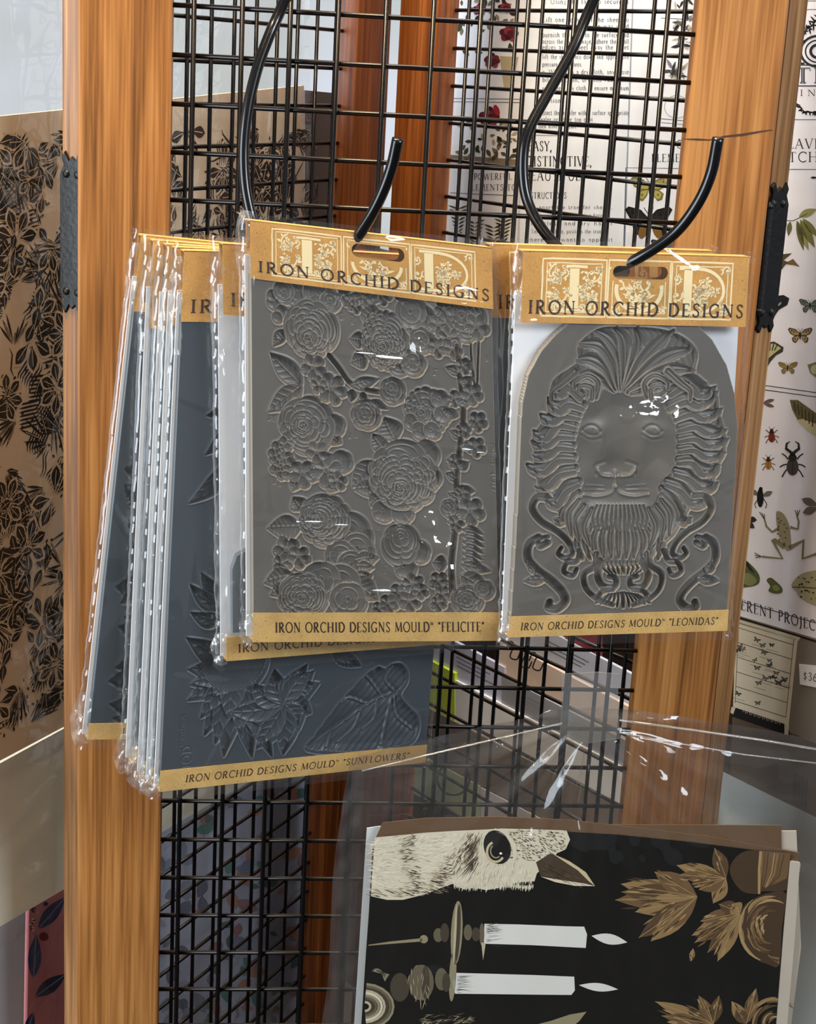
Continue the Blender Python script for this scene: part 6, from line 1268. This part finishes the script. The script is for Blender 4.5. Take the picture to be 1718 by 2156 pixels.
P.build('floral_print', t); plane_film('clear_sleeve', t, [f2.loc(*p) for p in ((330, 1740), (715, 1525), (715, 2180), (330, 2440))], 60, 60, 21, 0.006, M['film'])
pad('shaded_folder', 'dark brown folder behind the inner corner post, shadow painted into its colour', 'folder', LPf, [(642, 190), (800, 205), (800, 1190), (642, 1258)], sr(70, 46, 32), 0.012)  # dark colour stands in for the shadow on the pads here
# ------------------------------------------------------------------ the bag of printed papers in front
BG = Fr(hit(1220, 1800, (0, -0.135, 0), (0, 1, 0)), 2, -3)
O0 = BG.O.copy(); cx, cz = 0.0, BG.loc(1220, 2215)[1]; BG.O = BG.O+BG.ez*cz
bag = thing('paper_bag_pack', 'clear plastic bag of dark owl and candle decoupage papers', 'paper pack', BG.mat())
b7 = lambda x, y: (720+x/2.962, 1680+y/2.962)
b8 = lambda x, y: (1200+x/3.3166, 1680+y/3.3166)
idm = lambda x, z: (x, z)
S1 = [(788, 1771), (812, 1762), (900, 1755), (1000, 1751), (1140, 1749), (1300, 1758), (1450, 1773), (1600, 1792), (1663, 1801), (1648, 1960), (1628, 2215), (757, 2215), (771, 2000)]
DK = sr(8, 8, 6)
papm = plain('brown_black_print_paper', DK, 0.5, 0.2); edgem = plain('paper_margin', sr(196, 186, 172), 0.5); brm = plain('brown_print_paper', sr(104, 80, 58), 0.45)
sheet = slab('sheet', [BG.loc(*p) for p in S1], 0.0, 0.0006, papm, bag, idm)
for k, (pts, m) in enumerate(((
    [(806, 1734), (900, 1724), (1050, 1721), (1200, 1728), (1350, 1745), (1500, 1763), (1684, 1797), (1680, 1812), (1652, 1960), (1648, 2215), (760, 2215), (785, 1780)], brm),
    ([(820, 1745), (1000, 1738), (1647, 1741), (1648, 1790), (1660, 1900), (1640, 2215), (800, 2215)], brm),
    ([(840, 1760), (1680, 1754), (1682, 1800), (1690, 2000), (1662, 2215), (800, 2215)], edgem),
    ([(860, 1770), (1690, 1826), (1676, 1920), (1666, 2215), (800, 2215)], edgem),
    ([(774, 1752), (800, 1748), (1640, 1790), (1620, 2215), (744, 2215)], plain('pale_backing_sheet', sr(206, 212, 214), 0.5)))):
    slab('sheet', [BG.loc(*p) for p in pts], 0.0010+0.0011*k, 0.0016+0.0011*k, m, bag, idm)
slab('margin', [BG.loc(*p) for p in ((1663, 1812), (1684, 1816), (1672, 1990), (1652, 2215), (1630, 2215), (1650, 1960))], -0.0002, 0.0008, edgem, bag, idm)
P = Print(BG, 0.00002); rs = random.Random(5)
CRM = sr(218, 210, 188); BRN = sr(112, 94, 74); DBR = sr(62, 50, 38)
head = [(205, 246), (400, 228), (520, 216), (700, 205), (900, 196), (1000, 190), (1230, 196), (1400, 202), (1422, 260), (1395, 320), (1340, 345), (1300, 400), (1215, 470), (1200, 520), (1100, 525), (1040, 545), (980, 560), (900, 575), (830, 560), (760, 570), (690, 535), (620, 560), (520, 600), (380, 635), (280, 635), (180, 612), (190, 450)]
P.poly([b7(*p) for p in head], CRM, 0, True)
def hair(x, y, a, l, w, c, lay): P.poly([b7(*p) for p in leaf2(x, y, x+l*math.cos(a), y+l*math.sin(a), w, 3)], c, lay, True)
def dark_at(x, y):
    b1 = math.exp(-((x-(455+30*math.sin(y/70)))/46)**2); b2 = math.exp(-((x-(860-0.72*(y-200)))/70)**2)*(y < 570); b3 = (x > 1040 and y < 390)*(0.75 if x < 1150 else .9); b4 = 0.7*math.exp(-((y-(610-.06*(x-200)))/36)**2)*(x < 690)
    return max(b1*.85, b2*.8, b3, b4, .12)
HC = [sr(236, 230, 212), sr(222, 212, 188), sr(188, 172, 144), sr(140, 120, 94), sr(96, 78, 58), sr(58, 46, 34)]
for k in range(2600):
    x, y = rs.uniform(195, 1400), rs.uniform(205, 620)
    if x > 690 and y > 545-(x > 1200)*80: continue
    if x > 1180 and y > 400-(x > 1330)*50: continue
    if y > 640-.10*(x-200) or y < 246-.07*(x-200): continue
    dk = min(max(dark_at(x, y)+rs.uniform(-.3, .3), 0), .99); c = HC[int(dk*6)]
    if x < 700: a = 180+rs.uniform(-20, 20)+(y-420)*.08; l = rs.uniform(24, 64)
    elif x > 1040 and y < 400: a = 205+rs.uniform(-25, 25); l = rs.uniform(12, 30)
    else: a = 100+rs.uniform(-16, 20)+(950-x)*.09; l = rs.uniform(22, 56)
    hair(x, y, math.radians(a), l, rs.uniform(2.5, 6), c, 1+k*.0012)
for k in range(60):
    u = k/60; x = 700+500*u; y = 548+14*math.sin(u*9); hair(x, y-20, math.radians(100+rs.uniform(-12, 12)), rs.uniform(22, 48), 8, CRM, 3.5)
for k in range(60):
    a = math.radians(150+60*rs.random()); hair(860-40*rs.random(), 250+150*rs.random(), math.radians(130+rs.uniform(-15, 15)), rs.uniform(60, 170), 4, rs.choice([DBR, BRN]), 4)
P.poly([b7(*p) for p in ell(968, 306, 82, 108, -20, 26)], sr(16, 14, 13), 6, True)
P.line([b7(*p) for p in [(958+54*math.cos(a), 335+62*math.sin(a)) for a in [.6+i*.22 for i in range(18)]]], 5, sr(200, 186, 150), 7, True)
P.line([b7(*p) for p in [(960+34*math.cos(a), 330+42*math.sin(a)) for a in [.9+i*.24 for i in range(14)]]], 3, sr(150, 140, 116), 7, True)
P.poly([b7(*p) for p in ell(990, 345, 9, 7)], sr(250, 246, 232), 8, True)
P.line([b7(*p) for p in ((950, 195), (1030, 230), (1070, 290), (1080, 360), (1060, 420))], [6, 9, 10, 8, 4], CRM, 6, True)
P.poly([b7(*p) for p in ((1210, 400), (1300, 345), (1390, 375), (1480, 430), (1540, 490), (1578, 549), (1470, 545), (1360, 528), (1240, 492))], sr(70, 56, 42), 6, True)
P.poly([b7(*p) for p in ((1310, 345), (1420, 395), (1520, 462), (1578, 549), (1540, 520), (1470, 450), (1400, 405))], sr(206, 190, 152), 7, True); P.poly([b7(*p) for p in ((1240, 490), (1360, 510), (1500, 530), (1578, 549), (1450, 547), (1330, 524))], sr(222, 212, 184), 7, True)
for k in range(40): x = rs.uniform(1240, 1480); hair(x, 400+(x-1240)*.35+rs.uniform(0, 70), .5, rs.uniform(30, 60), 3, rs.choice([sr(110, 92, 70), sr(40, 30, 24)]), 7.5)
WX = sr(226, 226, 222)
P.poly([b7(*p) for p in ((888, 784), (1100, 788), (1400, 800), (1510, 802), (1528, 850), (1520, 935), (1460, 932), (1200, 918), (885, 908))], WX, 3, True)
P.poly([b7(*p) for p in ((705, 1090), (900, 1095), (1200, 1104), (1448, 1114), (1452, 1200), (1430, 1228), (1200, 1226), (705, 1220), (690, 1150))], WX, 3, True)
for (x0, y0, h_) in ((895, 790, 110), (712, 1096, 118)):
    for k in range(26): y = y0+h_*rs.random(); hair(x0, y, rs.uniform(-.2, .2), rs.uniform(30, 120), 3, rs.choice([sr(150, 146, 136), sr(90, 86, 78)]), 4)
P.poly([b8(*p) for p in leaf2(150, 962, 400, 1008, 74, 8, .5)], WX, 3, True); P.poly([b8(*p) for p in leaf2(62, 1306, 336, 1336, 58, 8, .5)], WX, 3, True)
BZ = [sr(150, 140, 112), sr(104, 96, 76), sr(70, 62, 50), sr(190, 180, 150)]
for a, c in (((715, 840, 36, 200, 3), 0), ((722, 840, 16, 180, 3), 2), ((705, 850, 8, 190, 3), 3), ((690, 1110, 22, 160, 3), 0), ((600, 855, 30, 44, 0), 1), ((640, 840, 28, 60, 0), 2), ((510, 880, 26, 26, 0), 0), ((785, 838, 26, 50, 0), 1), ((835, 850, 26, 44, 0), 2), ((872, 850, 16, 70, 0), 1), ((495, 1150, 78, 112, 0), 1), ((470, 1150, 40, 108, 0), 0), ((520, 1150, 26, 104, 0), 2), ((620, 1130, 40, 70, 0), 1), ((650, 1150, 26, 60, 0), 2), ((360, 1180, 60, 90, 0), 2)): P.poly([b7(*p) for p in ell(*a)], BZ[c], 3+.1*c, True)
P.line([b7(*p) for p in ((165, 918), (300, 902), (500, 884))], [2, 5, 7], BZ[0], 3, True); P.poly([b7(*p) for p in ((868, 900), (896, 905), (880, 1010))], BZ[3], 4, True)
for k in range(26): hair(420+rs.uniform(-20, 120), 1050+rs.uniform(0, 200), rs.uniform(1.2, 1.9), rs.uniform(40, 90), 4, rs.choice(BZ), 4)
for k in range(16): hair(300-k*2, 1100+k*3, math.radians(190+k*4), 120-k*3, 8, BZ[3 if k % 2 else 1], 4)
for k in range(9): P.line([b7(*p) for p in [(140+(180-k*18)*math.cos(a), 1300+(140-k*14)*math.sin(a)) for a in [-1.5+i*.3 for i in range(11)]]], 5, (BZ+[CRM])[k % 5], 4+.1*k, True)
for k in range(70): hair(520+rs.uniform(0, 320), 1400-rs.uniform(0, 60)*math.sin(min(1, max(0, (rs.random())))*3), math.radians(160+rs.uniform(-20, 30)), rs.uniform(30, 60), 5, rs.choice(BZ), 4)
P.poly([b7(*p) for p in ((1180, 1420), (1300, 1390), (1420, 1350), (1525, 1332), (1480, 1390), (1420, 1440), (1250, 1450))], BZ[0], 4, True)
# brown leaves and roses on the right
LB_ = [sr(146, 118, 78), sr(112, 86, 56), sr(88, 66, 42), sr(170, 142, 98), sr(70, 52, 34)]
def lobed(x, y, tips, w, lay=3):
    for i, (tx, ty) in enumerate(tips):
        P.poly([b8(*p) for p in leaf2(x, y, tx, ty, w, 7, .5)], LB_[i % 3], lay+.05*i, True)
        for k in range(7):
            u = rs.uniform(.25, .8); q = rs.uniform(-.25, .25); px_, py_ = x+(tx-x)*u-(ty-y)*q*.5, y+(ty-y)*u+(tx-x)*q*.5
            P.poly([b8(*p) for p in leaf2(px_, py_, px_+(tx-x)*.22, py_+(ty-y)*.22, 12, 4)], rs.choice(LB_), lay+.5, True)
        P.line([b8(x, y), b8(tx, ty)], 1.2, LB_[3], lay+.8, True)
lobed(890, 690, ((355, 600), (315, 712), (360, 655), (455, 795), (590, 515), (480, 975), (565, 1000), (620, 930)), 150)
lobed(1090, 560, ((745, 470), (765, 535), (850, 600), (1000, 735), (900, 640), (1010, 350)), 110)
lobed(1190, 800, ((850, 960), (870, 1010), (960, 1080), (1030, 1140), (910, 860), (1040, 740), (1130, 740)), 110); lobed(860, 1050, ((845, 1140),), 40)
lobed(1000, 1579, ((595, 1420), (640, 1520), (820, 1480), (960, 1450), (900, 1380), (1040, 1380)), 90); lobed(1230, 1579, ((1130, 1420), (1300, 1330), (1160, 1470)), 90)
P.poly([b8(*p) for p in closed_smooth([(1200, 380), (1330, 365), (1540, 390), (1530, 480), (1515, 640), (1350, 650), (1300, 670), (1200, 650), (1130, 560), (1120, 470)], 3)], LB_[4], 3, True)
P.poly([b8(*p) for p in ((1340, 370), (1540, 385), (1515, 560), (1430, 600), (1340, 620))], LB_[1], 4, True)
for k in range(9): P.line([b8(1340+k*22, 372+k*3), b8(1335+k*18, 500+k*6), b8(1325+k*10, 640-k*4)], 2.0, LB_[(k*2) % 5], 4.5, True)
P.line([b8(*p) for p in ((1320, 670), (1320, 500), (1330, 370))], 5, LB_[3], 5, True)
P.poly([b8(*p) for p in closed_smooth([(1290, 700), (1400, 660), (1510, 670), (1480, 900), (1462, 1165), (1380, 1160), (1290, 1120), (1200, 1010), (1170, 880), (1210, 760)], 3)], LB_[4], 3, True)
for k in range(26):
    R_ = rs.uniform(40, 215); a0_ = rs.uniform(1.5, 4.2); P.line([b8(1405+rs.uniform(-8, 8)+R_*math.cos(a), 900+R_*1.12*math.sin(a)) for a in [a0_+i*.17 for i in range(8)]], [1, 3, 5, 6, 6, 5, 3, 1], LB_[k % 5], 4+.02*k, True)
P.line([b8(1400+215*math.cos(a), 905+240*math.sin(a)) for a in [1.9+i*.2 for i in range(12)]], [2, 4, 6, 7, 7, 6, 6, 5, 4, 3, 2, 1], LB_[3], 5, True)
for k in range(6): P.line([b8(1300+(k*28), 1050+k*16), b8(1400+k*10, 1110+k*8), b8(1460, 1120+k*8)], 3, LB_[k % 4], 5, True)
for k in range(18):
    R_ = rs.uniform(40, 200); a0_ = rs.uniform(2.5, 4.4); P.line([b8(1440+R_*math.cos(a), 1590+R_*math.sin(a)) for a in [a0_+i*.17 for i in range(8)]], [1, 3, 4, 5, 5, 4, 3, 1], LB_[k % 5], 4+.02*k, True)
P.it = [q for q in P.it]
P.build('owl_print', sheet, -0.0001)
# clear bag round the papers
def bagfilm(name, y0, bulge, seed, folds=True):
    top = [(742, 1618), (800, 1600), (900, 1576), (1000, 1552), (1100, 1530), (1180, 1512), (1240, 1506), (1300, 1506), (1400, 1520), (1500, 1534), (1620, 1552), (1790, 1580)]
    bot = [(676, 2215), (1790, 2215)]; lef = [(742, 1618), (722, 1700), (706, 1790), (700, 1850), (694, 1960), (676, 2215)]
    nx, nz = 170, 130; V = []
    def along(pl, t): t *= len(pl)-1; i = min(int(t), len(pl)-2); u = t-i; return (pl[i][0]*(1-u)+pl[i+1][0]*u, pl[i][1]*(1-u)+pl[i+1][1]*u)
    TP = smooth_pts([(*p, 0) for p in top], 10); LF = smooth_pts([(*p, 0) for p in lef], 10)
    for j in range(nz+1):
        b = j/nz
        for i in range(nx+1):
            a = i/nx; t_ = along(TP, a); l_ = along(LF, 1-b); x = t_[0]*b+(676+(1790-676)*a)*(1-b); yb = t_[1]*b+2215*(1-b)
            x += (l_[0]-(742*b+676*(1-b)))*(1-a)**3; V.append((x, yb))
    L_ = np.array([BG.loc(*p) for p in V]); PX = np.array(V)
    d = np.hypot(PX[:, 0]-1245, PX[:, 1]-1520); th = np.arctan2(PX[:, 1]-1520, PX[:, 0]-1245)
    y = np.full(len(V), y0); dv = np.clip((PX[:, 1]-1560)/200, 0, 1)
    y = y+bulge*np.sin(np.pi*np.clip((PX[:, 0]-690)/1080, 0, 1))*dv
    fold = (np.sin(th*15+seed)*.5+np.sin(th*31+seed*2)*.35)*np.exp(-np.clip(d-40, 0, 999)/330)
    y = y-0.0055*fold*np.clip(d/110, 0, 1)
    y = y-0.004*(vnoise(PX[:, 0]/85+seed, PX[:, 1]/120, seed)-.5)-0.0022*(vnoise(PX[:, 0]/22+seed, PX[:, 1]/30, seed+1)-.5)
    ed = np.exp(-np.clip(PX[:, 0]-700, 0, 999)/60); y = y+0.004*ed+0.003*ed*(vnoise(PX[:, 1]/40, PX[:, 0]/14, seed+2)-.5)
    if bulge < 0: y = np.minimum(y, -0.002)
    else: y = np.maximum(y, 0.009)
    f = [(j*(nx+1)+i, j*(nx+1)+i+1, (j+1)*(nx+1)+i+1, (j+1)*(nx+1)+i) for j in range(nz) for i in range(nx)]
    return mesh(name, np.stack([L_[:, 0], y, L_[:, 1]], 1), f, M['bag'] if bulge < 0 else M['bag_back'], bag, True)
bagfilm('bag_front', -0.004, -0.010, 3); bagfilm('bag_back', 0.012, 0.004, 6)
# the clear hang tab
TB = [BG.loc(*p) for p in ((1183, 1424), (1262, 1420), (1306, 1424), (1303, 1480), (1308, 1560), (1240, 1570), (1180, 1560), (1186, 1480))]
tabm = film_mat('clear_tab', (0.9, 0.89, 0.87), 0.06, 1.0, 0.1)
slab('hang_tab', TB, 0.0035, 0.0045, tabm, bag, idm)
for nm, pts, w in (('seam', [(760, 1614), (900, 1580), (1050, 1545), (1180, 1514)], .0006), ('seam', [(1300, 1508), (1450, 1528), (1600, 1550), (1780, 1580)], .0008), ('seam', [(1300, 1534), (1420, 1556), (1560, 1580), (1780, 1606)], .0005)):
    v, f = tube_vf([(BG.loc(*p)[0], -0.0062, BG.loc(*p)[1]) for p in pts], w, 6); mesh(nm, v, f, film_mat('seam_film', (0.9, 0.9, 0.9), 0.10, 1.0, 0.06), bag, True)
